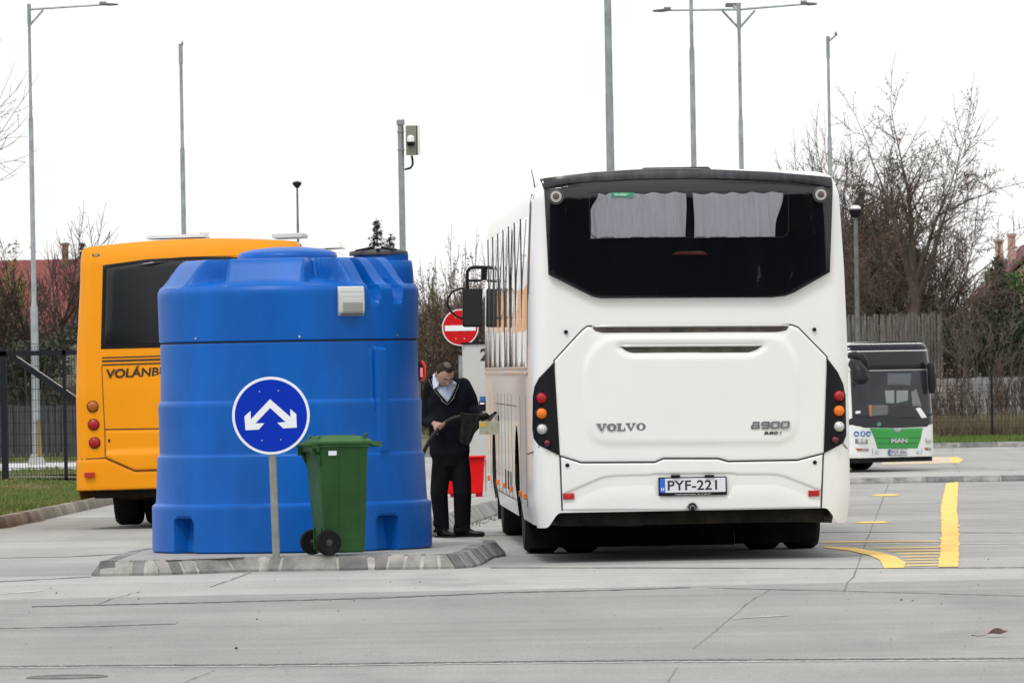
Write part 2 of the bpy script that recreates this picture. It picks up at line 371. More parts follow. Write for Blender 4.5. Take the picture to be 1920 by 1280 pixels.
def kerb(pts, h, name, label, wtop=0.12, bat=0.06, stone=0.5, zf=road_z, seed=1, pal=True, tagk=True, mats=None):
    """a kerb of separate stones with mortar between, its face on the right-hand side of the line; sloping face"""
    rnd = random.Random(seed); mb = MB(); mm = MB(); md = MB()
    P = [Vector(p).to_2d() for p in pts]; L = [0]
    for i in range(1, len(P)): L.append(L[-1] + (P[i] - P[i - 1]).length)
    def at(s):
        s = max(0, min(L[-1] - 1e-4, s))
        for i in range(1, len(P)):
            if L[i] > s:
                t = (s - L[i - 1]) / (L[i] - L[i - 1]); p = P[i - 1].lerp(P[i], t); d = (P[i] - P[i - 1]).normalized(); return p, d
        return P[-1], (P[-1] - P[-2]).normalized()
    def sec(s, e):
        p, d = at(s); n = Vector((d.y, -d.x)); z = zf(p.y)      # n points outwards (face side)
        q = [(p + n * (0 + e), z - 0.03), (p + n * e, z + 0.02), (p + n * (e - bat), z + h - 0.025), (p + n * (e - bat - 0.022), z + h + e), (p - n * (bat + wtop), z + h + e), (p - n * (bat + wtop), z - 0.03)]
        return [Vector((a.x, a.y, b)) for a, b in q]
    s = 0
    while s < L[-1] - 0.02:
        k = (stone(at(s)[0]) if callable(stone) else stone) * rnd.uniform(0.85, 1.2); e = min(L[-1], s + k) ; g = 0.006 + 0.012 * rnd.random()
        n = max(1, int((e - s) / 0.12)); rows = [sec(s + g + (e - s - 2 * g) * i / n, rnd.uniform(-.002, .002) * 0) for i in range(n + 1)]
        tgt = md if rnd.random() < 0.35 else mb
        o = len(tgt.v); tgt.grid(rows, close=True); m_ = len(rows[0]); tgt.f += [[o + i for i in range(m_)], [o + n * m_ + i for i in range(m_ - 1, -1, -1)]]
        s = e
    n = max(2, int(L[-1] / 0.15)); mm.grid([sec(L[-1] * i / n, -0.006) for i in range(n + 1)], close=True)
    m1, m2 = (M_kerb, M_kerbdark) if not mats else (mat(mats[0], (.20, .17, .125), .85, var=.4, vs=1.2, bump=.5, bs=20, col2=(.30, .26, .20)), mat(mats[1], (.13, .11, .085), .85, var=.4, vs=2, bump=.5, bs=20))
    root = mb.build(name, m1, sm=30)
    if md.v: md.build('dark_stone', m2, root, sm=30)
    mm.build('mortar', M_mortar, root, sm=30)
    tag(root, kind='structure')
    return root

# ---- refuelling island with the tank: outline traced on the ground
near = [(171, 1080), (200, 1079.5), (300, 1078), (400, 1074.5), (480, 1071), (600, 1070), (700, 1068), (800, 1067), (850, 1066), (885, 1064), (905, 1058), (925, 1046)]
isl = [G(*p) for p in near]
isl = [Vector((p.x, p.y, 0)) for p in isl]
a0, a1 = isl[0], isl[-1]
ring = [Vector((a0.x + 0.02, a0.y + 1.0, 0))] + isl + [Vector((a1.x + 0.10, a1.y + 0.6, 0)), Vector((a1.x + 0.09, a1.y + 1.4, 0)), Vector((a1.x - 0.15, a1.y + 2.2, 0)), Vector((a1.x - 0.6, a1.y + 2.9, 0)), Vector((a1.x - 1.1, a1.y + 3.3, 0)), Vector((a0.x + 0.7, a0.y + 5.4, 0)), Vector((a0.x + 0.25, a0.y + 4.6, 0)), Vector((a0.x + 0.05, a0.y + 3.2, 0)), Vector((a0.x + 0.02, a0.y + 1.0, 0))]
kerb(ring, 0.115, 'island_kerb', '', stone=lambda p: (.12 if p.x < -2.5 and p.y < 56.5 else (.15 if p.x > -1.15 and p.y < 57 else .40)), seed=4)
c = sum(ring[:-1], Vector()) / (len(ring) - 1)
mb = MB(); inner = [c + (p - c).normalized() * ((p - c).length - 0.13) for p in ring[:-1]]
rows = [[Vector((c.x, c.y, 0.113))] * len(inner), [Vector((p.x, p.y, 0.113)) for p in inner]]
mb.grid(rows, close=True); tag(mb.build('island_pavement', M_conc2), kind='structure')
# ---- dispenser island beyond it
kp = [G(805, 1009), G(880, 983), G(940, 962)]; d = (kp[2] - kp[0]); kp.append(kp[2] + d * 1.1)
kpl = [Vector((-2.6, 64.2, 0)), Vector((-1.6, 64.0, 0)), Vector((-1.05, 64.2, 0))] + kp
kerb(kpl, 0.14, 'dispenser_kerb', '', stone=0.33, seed=6, bat=0.07)
mb = MB(); rows = []
for p in kpl:
    rows.append([Vector((-2.6, p.y, road_z(p.y) + 0.138)), Vector((p.x - 0.10, p.y, road_z(p.y) + 0.138))])
tag(mb.grid(rows).build('dispenser_pavement', M_conc2), kind='structure')
# ---- left verge
kl = [Vector((kerb_left_x(y), y, 0)) for y in [50 + 4 * i for i in range(22)]][::-1]
kerb([Vector((p.x, p.y, 0)) for p in kl][::-1], 0.13, 'verge_kerb', '', stone=1.1, mats=('kerb_tan', 'kerb_tan_dark'), seed=9, bat=0.03, wtop=0.14)
mb = MB(); rows = []
for y in [45 + 3 * i for i in range(29)] + [133, 136]:
    x0 = kerb_left_x(y) - 0.14; rows.append([Vector((x0 - t, y, left_z(y) + 0.10 * smooth(0, 2.5, t) - 0.012)) for t in (0, .4, 1, 1.6, 2.5, 5, 12, 30, 80)])
vg = mb.grid(rows).build('grass_verge', M_grassbase); tag(vg, kind='structure')
# strip of road seen behind the gate
mb = MB()
def yz(y, h=0.0): return left_z(y) + h
rows = [[Vector((x, y, yz(y, 0.10))) for x in (-40, -20, -6.0)] for y in (136, 139, 142)]
tag(mb.grid(rows).build('back_road_grass', M_grassbase), kind='structure')
mb = MB(); rows = [[Vector((x, y, yz(y, 0.045))) for x in (-60, -20, -5.5)] for y in (141.5, 144, 147, 150, 153)]
tag(mb.grid(rows).build('back_road', mat('pale_road', (0.46, 0.46, 0.47), 0.8, var=0.12, vs=2)), kind='structure')
mb = MB(); rows = [[Vector((x, y, yz(y, 0.06))) for x in (-60, -20, -5.5)] for y in (153, 158, 166, 178, 192)]
tag(mb.grid(rows).build('back_verge', M_grassbase), kind='structure')
# ---- far right verge with kerb, and the low separator kerb in the yard
kerb([Vector((-6, 185, 0)), Vector((60, 185, 0))], 0.13, 'far_kerb', '', stone=1.0, seed=12, wtop=0.2)
mb = MB(); rows = [[Vector((x, y, (-0.73 + 1.4 * smooth(222, 262, y)) + 0.125)) for x in (-30, 0, 30, 70)] for y in (185.25, 190, 200, 212, 222, 230, 240, 250, 262, 280)]
tag(mb.grid(rows).build('far_verge', M_grassbase), kind='structure')
yk = G(1760, 904).y
kerb([Vector((2, yk, 0)), Vector((40, yk, 0))], 0.10, 'separator_kerb', '', stone=0.66, seed=14, wtop=0.35)

# ---- markings, joints and cracks: flat sheets a few mm above the slabs
def flat(pts, m, name, h=0.005, kind='structure'):
    mb = MB(); n = len(pts); mb.add([Vector((p.x, p.y, road_z(p.y) + h)) for p in pts], [tuple(range(n))])
    return tag(mb.build(name, m, sm=0), kind=kind)
def strip(lft, rgt, m, name, h=0.005, dens=10, jag=0.0, seed=1):
    """between two traced edges running away from the camera"""
    rnd = random.Random(seed); rows = []
    for (a, b), (c_, d_) in zip(zip(lft, lft[1:]), zip(rgt, rgt[1:])):
        for i in range(dens):
            t = i / dens; p = a.lerp(b, t); q = c_.lerp(d_, t)
            e1 = noise.noise(Vector((p.y * 1.1, 0, seed))) + .6 * noise.noise(Vector((p.y * 3.7, 5, seed))); e2 = noise.noise(Vector((p.y * .9, 9, seed))) + .6 * noise.noise(Vector((p.y * 4.1, 2, seed))); rows.append([p + Vector((e1 * jag, 0, 0)), q + Vector((e2 * jag, 0, 0))])
    rows.append([lft[-1], rgt[-1]])
    mb = MB(); mb.grid([[Vector((p.x, p.y, road_z(p.y) + h)) for p in r] for r in rows]); return tag(mb.build(name, m, sm=0), kind='structure')
strip([G(1760, 1063), G(1765, 1000), G(1764, 950), G(1774, 906)], [G(1798, 1062.5), G(1798, 1000), G(1794, 950), G(1797, 903)], M_ypaint, 'yellow_lane_line', jag=0.035, dens=60)
yc1 = [(1545, 1027), (1590, 1032), (1630, 1041), (1650, 1050), (1658, 1065.5)]
yc2 = [(1545, 1024.5), (1600, 1027), (1650, 1035), (1680, 1044), (1698, 1055), (1695, 1064.5)]
flat([G(*p) for p in yc1[::-1]] + [G(*p) for p in yc2], M_ypaint, 'yellow_lane_curve')
for i, (ya, xa) in enumerate([(1016, 1540), (1027.5, 1640), (1033, 1665), (1038.5, 1682), (1044, 1690), (1049.5, 1697), (1055, 1697), (1060.5, 1697)]):
    flat([G(xa, ya + 1.3), G(1762, ya - 0.2), G(1762, ya - 2.8), G(xa, ya - 1.2)], M_wornpaint, 'yellow_hatching', 0.004)
for (xa, xb, y) in [(1630, 1690, 928), (1600, 1672, 979)]:
    flat([G(xa, y + .6), G(xa + 20, y + 2.2), G(xb - 18, y + 1.6), G(xb, y - .2), G(xb - 18, y - 1.8), G(xa + 20, y - 1)], M_ypaint, 'yellow_road_dash')
flat([G(1655, 871), G(1800, 868), G(1806, 862), G(1795, 856.5), G(1650, 858)], mat('faded_patch', (.50, .42, .30), .8, var=.15, vs=2), 'worn_yellow_patch')
flat([G(1782, 867), G(1800, 867), G(1806, 861.5), G(1794, 857), G(1782, 857.5)], M_ypaint, 'yellow_lane_end', 0.009)
def line(pix, wpx, m, name, h=0.003, jit=0.0, seed=0, step=18, hz=True):
    """a joint or crack traced through pixels; width given in photo pixels at its place"""
    rnd = random.Random(seed); P = []
    for (a, b) in zip(pix, pix[1:]):
        L = math.hypot(b[0] - a[0], b[1] - a[1]); k = max(1, int(L / step))
        for i in range(k): P.append((a[0] + (b[0] - a[0]) * i / k, a[1] + (b[1] - a[1]) * i / k + (rnd.uniform(-jit, jit) if i else 0)))
    P.append(pix[-1]); A = []; B = []
    for i, (x, y) in enumerate(P):
        wd = wpx * rnd.uniform(0.4, 1.25) / 2 * 0.8
        if hz: A.append(G(x, y - wd)); B.append(G(x, y + wd))
        else: A.append(G(x - wd, y)); B.append(G(x + wd, y))
    mb = MB(); mb.grid([[Vector((p.x, p.y, road_z(p.y) + h)) for p in r] for r in (A, B)]); return tag(mb.build(name, m, sm=0), kind='structure')
M_pale = mat('pale_joint_fill', (0.55, 0.55, 0.53), 0.8, var=0.2, vs=5)
line([(-80, 1093), (0, 1090), (171, 1081)], 1.6, M_joint, 'slab_joint', seed=1)
line([(920, 1064), (1200, 1064), (1560, 1065.5), (1760, 1064.5), (2000, 1063)], 1.7, M_joint, 'slab_joint', seed=2)
line([(60, 1137), (175, 1134), (430, 1128), (700, 1121), (960, 1110), (1150, 1106), (1295, 1101)], 1.7, M_jointd, 'slab_joint', jit=0.4, seed=3, step=9)
line([(1330, 1102), (1600, 1108), (1920, 1117)], 1.0, M_joint, 'slab_joint', jit=0.3, seed=4)
line([(-60, 1179), (180, 1174), (330, 1169)], 1.3, M_joint, 'slab_joint', jit=0.3, seed=5)
line([(-60, 1250), (200, 1247.5), (500, 1246), (900, 1241), (1300, 1237), (1960, 1234)], 2.6, M_jointd, 'slab_joint', jit=0.5, seed=6, step=4)
line([(-60, 1253), (200, 1250.5), (500, 1249), (900, 1244), (1300, 1240.5), (1960, 1237.5)], 1.4, M_pale, 'slab_joint', 0.004, jit=0.4, seed=7, step=6)
line([(1600, 1021), (1700, 1018.5), (2000, 1019)], 1.3, M_pale, 'slab_joint', seed=8)
line([(1540, 998), (1640, 997), (1780, 998), (2000, 999)], 0.9, M_joint, 'slab_joint', seed=9)
line([(1667, 904), (1640, 975), (1622, 1020), (1606, 1066)], 2.6, M_joint, 'slab_crack', jit=0.8, seed=10, step=7, hz=False)
line([(1606, 1066), (1600, 1082), (1588, 1092), (1583, 1108)], 4.0, M_joint, 'slab_crack', jit=0.8, seed=11, step=7, hz=False)
line([(1445, 1104), (1400, 1132), (1368, 1160), (1330, 1192), (1300, 1215)], 2.2, M_joint, 'slab_crack', jit=1.5, seed=12, step=7, hz=False)
line([(1270, 1251), (1250, 1280), (1240, 1300)], 3.0, M_joint, 'slab_crack', jit=1, seed=13, step=7, hz=False)
line([(470, 1073), (440, 1084), (415, 1093), (394, 1100)], 5.0, M_joint, 'slab_crack', jit=0.8, seed=14, step=7, hz=False)
line([(262, 1109), (215, 1121), (177, 1134)], 3.0, M_joint, 'slab_crack', jit=0.8, seed=15, step=7, hz=False)
line([(402, 1257), (352, 1276), (340, 1290)], 3.0, M_joint, 'slab_crack', jit=1, seed=16, step=7, hz=False)
line([(1786, 840), (1786, 860), (1792, 872), (1800, 886)], 1.6, M_joint, 'slab_crack', jit=0.8, seed=17, step=5, hz=False)
line([(0, 1113), (40, 1110), (80, 1107.5)], 1.8, M_pale, 'pale_scrape', seed=18)
line([(-20, 1046), (130, 1043.5), (235, 1038)], 1.4, M_joint, 'slab_joint', jit=0.3, seed=19)
line([(1375, 1160), (1430, 1156), (1480, 1153)], 2.2, mat('faint_scrape', (.36, .355, .33), .85, var=.2, vs=4), 'pale_scrape', seed=20)
line([(1500, 884), (1700, 882), (1900, 880)], 0.9, M_joint, 'slab_joint', seed=21)
# small stones and bits of grit on the slabs
rnd = random.Random(5); mb = MB()
spots = [(106, 1112, 4), (260, 1123, 4), (482, 1161, 4), (634, 1145, 3), (664, 1126, 3), (620, 1127, 2.5), (1690, 1125, 5), (1711, 1126, 3), (1765, 1132, 3), (1853, 1049, 3), (443, 1216, 7), (732, 1091, 3), (788, 1091, 3), (95, 1103, 3), (332, 1167, 3)]
spots += [(rnd.uniform(0, 1920), 1070 + 210 * rnd.random() ** 1.3, rnd.uniform(0.8, 2.4)) for _ in range(130)] + [(rnd.uniform(200, 900), 1046 + rnd.uniform(-6, 3), 1.5) for _ in range(0)]
for x, y, s_ in spots:
    p = G(x, y); r = s_ / 2 / F * p.y
    pr = [(r * 0.2, 0), (r, r * 0.3), (r * 0.8, r * 0.9), (r * 0.2, r * 1.2)]
    mb.lathe(pr, 6, Matrix.Translation(p) @ Matrix.Rotation(rnd.random() * 6, 4, 'Z') @ Matrix.Diagonal((1, rnd.uniform(.6, 1.5), 1, 1)))
tag(mb.build('grit', mat('dark_grit', (0.05, 0.048, 0.045), 0.9), sm=0), 'scattered small stones and grit on the concrete', 'grit', kind='stuff')
mb = MB(); rnd = random.Random(8)
for _ in range(160):
    p = kp[0].lerp(kp[2], rnd.random()) + Vector((abs(rnd.gauss(0, .10)) + .01, rnd.uniform(-.4, .4), 0)); p.z = road_z(p.y); r = rnd.uniform(.004, .014)
    mb.lathe([(r * .3, 0), (r, r * .4), (r * .3, r)], 5, Matrix.Translation(p))
tag(mb.build('gutter_debris', mat('gutter_grit', (0.10, 0.09, 0.07), 0.9), sm=0), 'fine debris lying along the dispenser island kerb', 'debris', kind='stuff')
# dry leaf
p = G(1860, 1194); mb = MB(); rows = []
for i in range(9):
    t = i / 8; w_ = 0.028 * math.sin(math.pi * min(1, t * 1.05 + .02)) ** 0.7 + 0.001
    rows.append([Vector((t * 0.13 - .04, s_ * w_ * 1.6, 0.012 + 0.03 * abs(s_) * math.sin(t * 3) + 0.018 * t + .006 * math.sin(7 * t + s_))) for s_ in (-1, -.5, 0, .5, 1)])
mb.grid(rows); lf = empty('dry_leaf', p, 'curled dry brown leaf lying alone on the grey concrete', 'leaf')
ml = mat('dry_leaf_brown', (0.34, 0.25, 0.20), 0.8, var=0.3, vs=30); mb.build('blade', ml, lf)
MB().tube([(-.04, 0, .012), (-.08, .02, .008), (-.115, 0, .014)], [.0022, .0018, .003], 5).build('stalk', mat('leaf_stalk', (0.12, 0.06, 0.05), 0.8), lf)
# drain cover bottom left
p = G(126, 1269); mb = MB()
dc = empty('drain_cover', p, 'dark oval drain grating at the bottom left corner of the yard', 'drain cover')
MB().lathe([(.21, .001), (.21, .006), (.19, .008), (.19, .003)], 32).build('frame', M_joint, dc)
for i in range(7): mb.box((0, -0.15 + i * 0.05, .005), (2 * math.sqrt(.185 ** 2 - (-0.15 + i * 0.05) ** 2), .03, .006))
mb.build('grating', M_joint, dc)

# grass blades (near verge + far verge): many thin leaves
def grass(name, label, area, n, hgt, mats, seed, zf, wd=0.02):
    rnd = random.Random(seed); vs = []; fs = []
    me = bpy.data.meshes.new(name); idx = []
    for _ in range(n):
        x, y = area(rnd); z = zf(x, y); cl = noise.noise(Vector((x * 0.8, y * 0.25, seed))); h = hgt * rnd.uniform(.4, 1.1) * (1 + 0.9 * max(-.6, cl)); a = rnd.uniform(-1.2, 1.2)
        k = len(vs); w_ = wd * rnd.uniform(.5, 1.2); lx = rnd.gauss(0, .35) * h
        vs += [(x - w_ * math.cos(a), y - w_ * math.sin(a), z), (x + w_ * math.cos(a), y + w_ * math.sin(a), z), (x + lx, y + rnd.gauss(0, .2) * h, z + h)]
        fs.append((k, k + 1, k + 2)); q = rnd.random() + cl * 0.9; idx.append(0 if q > .5 else (1 if q > .05 else 2))
    me.from_pydata(vs, [], fs)
    for m in mats: me.materials.append(m)
    me.polygons.foreach_set('material_index', idx)
    o = bpy.data.objects.new(name, me); C.objects.link(o); return tag(o, label, 'grass', kind='stuff')
Gm = [mat('grass_green', (0.085, 0.14, 0.018), 0.7), mat('grass_olive', (0.13, 0.14, 0.035), 0.8), mat('grass_dry', (0.22, 0.17, 0.075), 0.85)]
def area1(r):
    y = 72 + 56 * r.random(); k = kerb_left_x(y) - .16; return k - r.random() ** 1.2 * (y * 960 / F + k * 1 + 0.6 if y * 960 / F + k > 0 else .6) , y
grass('verge_grass', 'short green and dry grass on the verge left of the yellow bus', area1, 26000, 0.055, Gm, 3, lambda x, y: left_z(y) + 0.10 * smooth(0, 2.5, kerb_left_x(y) - .14 - x) - 0.015)
grass('back_grass', 'strips of grass seen through the gate', lambda r: (-r.uniform(7, 13), r.choice([r.uniform(136, 141.5), r.uniform(153, 165)])), 6000, 0.09, Gm[:2], 4, lambda x, y: left_z(y) + 0.08)
grass('far_grass', 'bright green grass strip beyond the far kerb', lambda r: (r.uniform(8.5, 15.5), r.uniform(185.3, 196)), 9000, 0.10, [Gm[0], Gm[0], Gm[1]], 5, lambda x, y: -0.605, wd=.03)
Dm = [mat('dry_stalk', (0.15, 0.115, 0.065), 0.9), mat('dry_stalk_grey', (0.10, 0.082, 0.055), 0.9), mat('weed_green', (0.06, 0.075, 0.02), 0.85)]
grass('dry_weeds', 'knee high dry brown weeds in front of the grey boundary wall', lambda r: (r.uniform(8.5, 17), 196 + 16 * r.random()), 26000, 0.55, Dm, 6, lambda x, y: -0.61, wd=.018)
# ================================================================== WHITE COACH (rear view)
def make_tyre(name, parent, loc, r, wdt, rim=True, axis='X', rimmat=None):
    t = MB().lathe([(r * .55, -wdt / 2), (r * .80, -wdt / 2 - .006), (r * .93, -wdt / 2), (r * .985, -wdt / 2 + .03), (r, -wdt / 2 + .05), (r, wdt / 2 - .05), (r * .985, wdt / 2 - .03), (r * .93, wdt / 2), (r * .80, wdt / 2 + .006), (r * .55, wdt / 2)], 48, Matrix.Rotation(R(90), 4, 'Y'))
    # tread grooves as shallow rings
    o = t.build(name, M_rubber, parent, loc=loc)
    if rim:
        q = MB().lathe([(.02, -wdt * .3), (r * .2, -wdt * .3), (r * .35, -wdt * .1), (r * .56, -wdt * .3), (r * .56, wdt * .3), (r * .35, wdt * .1), (r * .2, wdt * .3), (.02, wdt * .3)], 32, Matrix.Rotation(R(90), 4, 'Y'))
        q.build('rim', rimmat or M_steel, o)
    return o
def interp(tab, z):
    if z <= tab[0][0]: return tab[0][1]
    for (a, b), (c_, d_) in zip(tab, tab[1:]):
        if z <= c_: return b + (d_ - b) * (z - a) / (c_ - a)
    return tab[-1][1]
def shell(hw, L, zskirt, roof, f, arches, name, m, parent, zs, wide=0.0, front_round=0.35):
    """bus body: rings along y; the first ring follows the rear skin; wheel arches cut into the sides"""
    ys = [0, .15, .4, .8, 1.3] + [1.3 + (L - 1.8) * i / 16 for i in range(1, 17)]
    ys += [L - front_round, L - front_round * .6, L - front_round * .3, L - front_round * .1, L]
    for yc, zc, r in arches: ys += [yc + r * math.cos(t) for t in [math.pi * i / 18 for i in range(19)]] + [yc - r - .002, yc + r + .002]
    ys = sorted(set(round(y, 4) for y in ys if 0 <= y <= L)); rows = []
    for y in ys:
        za = zskirt
        for yc, zc, r in arches:
            if abs(y - yc) < r: za = max(za, zc + math.sqrt(r * r - (y - yc) ** 2))
        k = 1.0 + wide * smooth(0, .6, y)
        fr = (y - (L - front_round)) / front_round
        if fr > 0: k *= 1 - 0.12 * (1 - math.sqrt(max(0, 1 - fr * fr)))
        row = []; zl = [max(z, za) for z in zs]
        right = [(hw(z) * k, z) for z in zl]; rf = [(x * k, z) for x, z in roof]
        pts = right + rf + [(-x, z) for x, z in rf[::-1] if x > 1e-6] + [(-x, z) for x, z in right[::-1]]
        for x, z in pts:
            yy = y
            if y < .39: yy = f(x / max(k, 1e-6), z) * (1 - y / .4) + y
            row.append(Vector((x, yy, z)))
        rows.append(row)
    mb = MB(); mb.grid(rows); n = len(rows[0]); o = (len(rows) - 1) * n
    mb.f.append([o + i for i in range(n)])
    return mb.build(name, m, parent, sm=35)

# ---- local frame: x right, y forwards (away from the camera), z up
WB = empty('coach', (1.41, 55.7, 0), 'large white coach seen square from behind with grey curtains in its rear window', 'bus', rot=(0, 0, math.atan(0.033)))
def LW(px, py):
    u, v = uv(px, py); return ((u - 334.2) / 237, 1.545 - (v - 51) / 237)
def P8(*pts): return [LW(960 + x / 2.612, 590 + y / 2.612) for x, y in pts]
def P7(*pts): return [LW(980 + x / 3.0, 290 + y / 3.0) for x, y in pts]
whw = [(0.25, 1.225), (0.5, 1.262), (1.6, 1.262), (2.3, 1.245), (2.9, 1.215), (3.02, 1.165)]
hwW = lambda z: interp(whw, z)
roofW = [(1.12, 3.045), (1.03, 3.065), (0.8, 3.078), (0.4, 3.095), (0, 3.10)]
def ztopW(x):
    return interp([(0, 3.10), (.4, 3.095), (.8, 3.078), (1.03, 3.065), (1.12, 3.045), (1.165, 3.02), (1.3, 3.0)], abs(x))
def fW(x, z):
    h = hwW(z); a = (abs(x) - (h - 0.17)) / 0.17
    y = 0.045 * (x / 1.25) ** 2 + (z > 1.9) * (z - 1.9) * 0.022
    if a > 0: y += 0.15 * (1 - math.sqrt(max(0, 1 - min(a, 1) ** 2)))
    if z > 2.9: y += (z - 2.9) ** 2 * 2.2
    if z < 0.75: y += (0.75 - z) ** 2 * 0.10
    return y
# base skin
mb = MB(); rows = []
ts = [i / 60 for i in range(61)]
ss = sorted([math.copysign(1 - (1 - abs(i / 40)) ** 1.5, i) for i in range(-40, 41)])
for t in ts:
    row = []
    for s_ in ss:
        x = s_ * 1.262; zb = 0.40 if abs(s_) < .84 else 0.40 - 0.12 * smooth(.84, .95, abs(s_))
        z = zb + t * (ztopW(s_ * 1.165) - zb); x = s_ * hwW(z); row.append(Vector((x, fW(x, z), z)))
    rows.append(row)
mb.grid(rows).build('rear_skin', M_white, WB, sm=60)
zsW = [.30, .40, .5, .62, .74, .86, .98, 1.1, 1.22, 1.34, 1.46, 1.6, 1.8, 2.0, 2.2, 2.4, 2.6, 2.75, 2.9, 2.97, 3.02]
shell(hwW, 12.35, .30, roofW, fW, [(3.3, .47, .60), (9.65, .47, .60)], 'body', M_white, WB, zsW, wide=0.012)
MB().box((0, 6.2, .50), (2.2, 11.9, .34)).box((0, 1.2, .40), (2.1, 2.0, .22)).build('underbody', M_dirty, WB)

# road grime thrown up behind the wheels and along the bumper is part of the paint
# black tail panel and its glass
black = P7((100, 133), (400, 98), (640, 82), (900, 76), (1100, 82), (1400, 95), (1755, 125), (1750, 250), (1733, 660), (1530, 775), (1480, 795), (1400, 803), (440, 808), (390, 798), (145, 675), (122, 200))
panel(black, fW, 0.006, 0.03, bev=0.006, step=0.04).build('rear_window_surround', M_gloss, WB)
cap = P7((104, 136), (400, 100), (640, 84), (900, 78), (1100, 84), (1400, 97), (1752, 128), (1749, 180), (1700, 172), (1500, 150), (1200, 135), (940, 130), (650, 135), (350, 152), (230, 166), (120, 186))
def cap_panel():
    f2 = lambda x, z: fW(x, z) - 0.022
    mb = MB(); n = 40; rows = []
    lo = P7((120, 186), (230, 166), (350, 152), (650, 135), (940, 130), (1200, 135), (1500, 150), (1700, 172), (1749, 180)); hi = P7((104, 134), (400, 99), (640, 83), (900, 77), (1100, 83), (1400, 96), (1752, 126))
    for j in range(8):
        t = j / 7; row = []
        for i in range(n + 1):
            x = lo[0][0] + (lo[-1][0] - lo[0][0]) * i / n; a = interp(lo, x); b = interp(hi, x); z = a + (b - a) * t
            row.append(Vector((x, f2(x, z) - 0.02 * math.sin(t * math.pi * .5), z)))
        rows.append(row)
    lip = [Vector((p.x, fW(p.x, p.z) - 0.004, p.z + .004)) for p in rows[0]]
    mb.grid([lip] + rows + [[Vector((p.x, p.y + .05, p.z + .004)) for p in rows[-1]]])
    return mb.build('roof_edge_panel', mat('navy_black_trim', (0.012, 0.013, 0.020), 0.3, spec=.4, var=0.5, vs=4, stretch=(4, 1, .4), col2=(0.035, 0.037, 0.045)), WB)
cap_panel()
# curtains hang behind the outer glass in front of the dark interior
def curtain(x0, x1, ztop, zbot, name, seed, corner=None):
    rnd = random.Random(seed); rows = []; n = 70
    for j in range(12):
        t = j / 11; row = []
        for i in range(n + 1):
            q = i / n; x = x0 + (x1 - x0) * q
            zt = ztop - 0.015 * abs(math.sin(q * math.pi * 4.5)) ** 1.5
            z = zbot + (zt - zbot) * t; x += .006 * math.sin(q * 30 + t * 4)
            if corner == 'L': x += 0.075 * (1 - q) * smooth(.60, 1, t) * (1 - smooth(0.0, .22, q))+0.0
            if corner == 'R': x -= 0.06 * q * smooth(.0, .75, 1 - t) * smooth(.8, 1, q)
            y = 0.010 * math.sin(q * 30 + seed + 1.2 * math.sin(q * 9)) + 0.005 * math.sin(q * 71 + 2 * t) + 0.003 * math.sin(q * 13 + t * 3)
            row.append(Vector((x, fW(x, z) - 0.027 + y, z)))
        rows.append(row)
    return MB().grid(rows).build(name, M_curt, WB, sm=60)
M_curt = mat('grey_curtain', (0.84, 0.85, 0.90), 0.85, var=0.10, vs=60, stretch=(4, 1, .15))
cl, cr = P7((378, 218), (920, 462)); curtain(cl[0], cr[0], cl[1], cr[1], 'curtain', 1, 'L')
cl, cr = P7((945, 215), (1468, 460)); curtain(cl[0] + .02, cr[0], cl[1], cr[1], 'curtain', 5, 'R')
gl = P7((122, 190), (350, 155), (650, 138), (940, 133), (1500, 153), (1748, 184), (1744, 300), (1731, 655), (1528, 770), (1478, 790), (1400, 799), (440, 804), (392, 794), (148, 672), (132, 350))
panel(gl, fW, 0.048, 0.04, bev=0.004, step=0.06).build('rear_window', M_glass, WB)
# dark border print of the see-through area
ga = P7((375, 208), (1496, 205), (1496, 440), (1470, 463), (400, 466), (375, 430)); ribbon(round_poly(ga, .03), 0.006, fW, 0.030, closed=True).build('window_print', mat('print_line', (.04, .042, .045), .5), WB)
# exit sticker with its word
st = P7((498, 213), (620, 213), (620, 238), (498, 238)); panel(st, fW, 0.0505, 0.001, step=.05).build('exit_sticker', mat('sticker_green', (0.01, 0.27, 0.13), .5), WB)
x, z = P7((512, 231))[0]; text_obj('exit_word', 'Vészkijárat', M_signwhite, WB, (x, fW(x, z) - .053, z), .027, 1.12, 0.0003, .0003)
# brake light bar behind the glass
br = P7((835, 562), (868, 543), (1020, 543), (1045, 562)); panel(br, fW, 0.022, 0.01, step=.03).build('high_brake_light', mat('dull_red_lens', (.16, .02, .025), .25), WB)
# round marker lamps at the top corners
for cx, cy in ((187, 236), (1679, 224)):
    x, z = P7((cx, cy))[0]; m = Matrix.Translation((x, fW(x, z) - .050, z)) @ Matrix.Rotation(R(90), 4, 'X')
    la = MB().lathe([(.064, -.004), (.064, .004), (.060, .006), (.045, .007), (.01, .007)], 32, m).build('marker_lamp', mat('lamp_body', (.045, .047, .05), .4), WB)
    MB().lathe([(.044, .006), (.044, .011), (.028, .013), (.027, .008)], 32, m).build('lamp_ring', mat('frosted_ring', (.42, .42, .41), .4), la)
    MB().lathe([(.026, .006), (.024, .014), (.012, .018), (.002, .019)], 24, m).build('lens', mat('smoked_lens', (.10, .07, .06), .25), la)

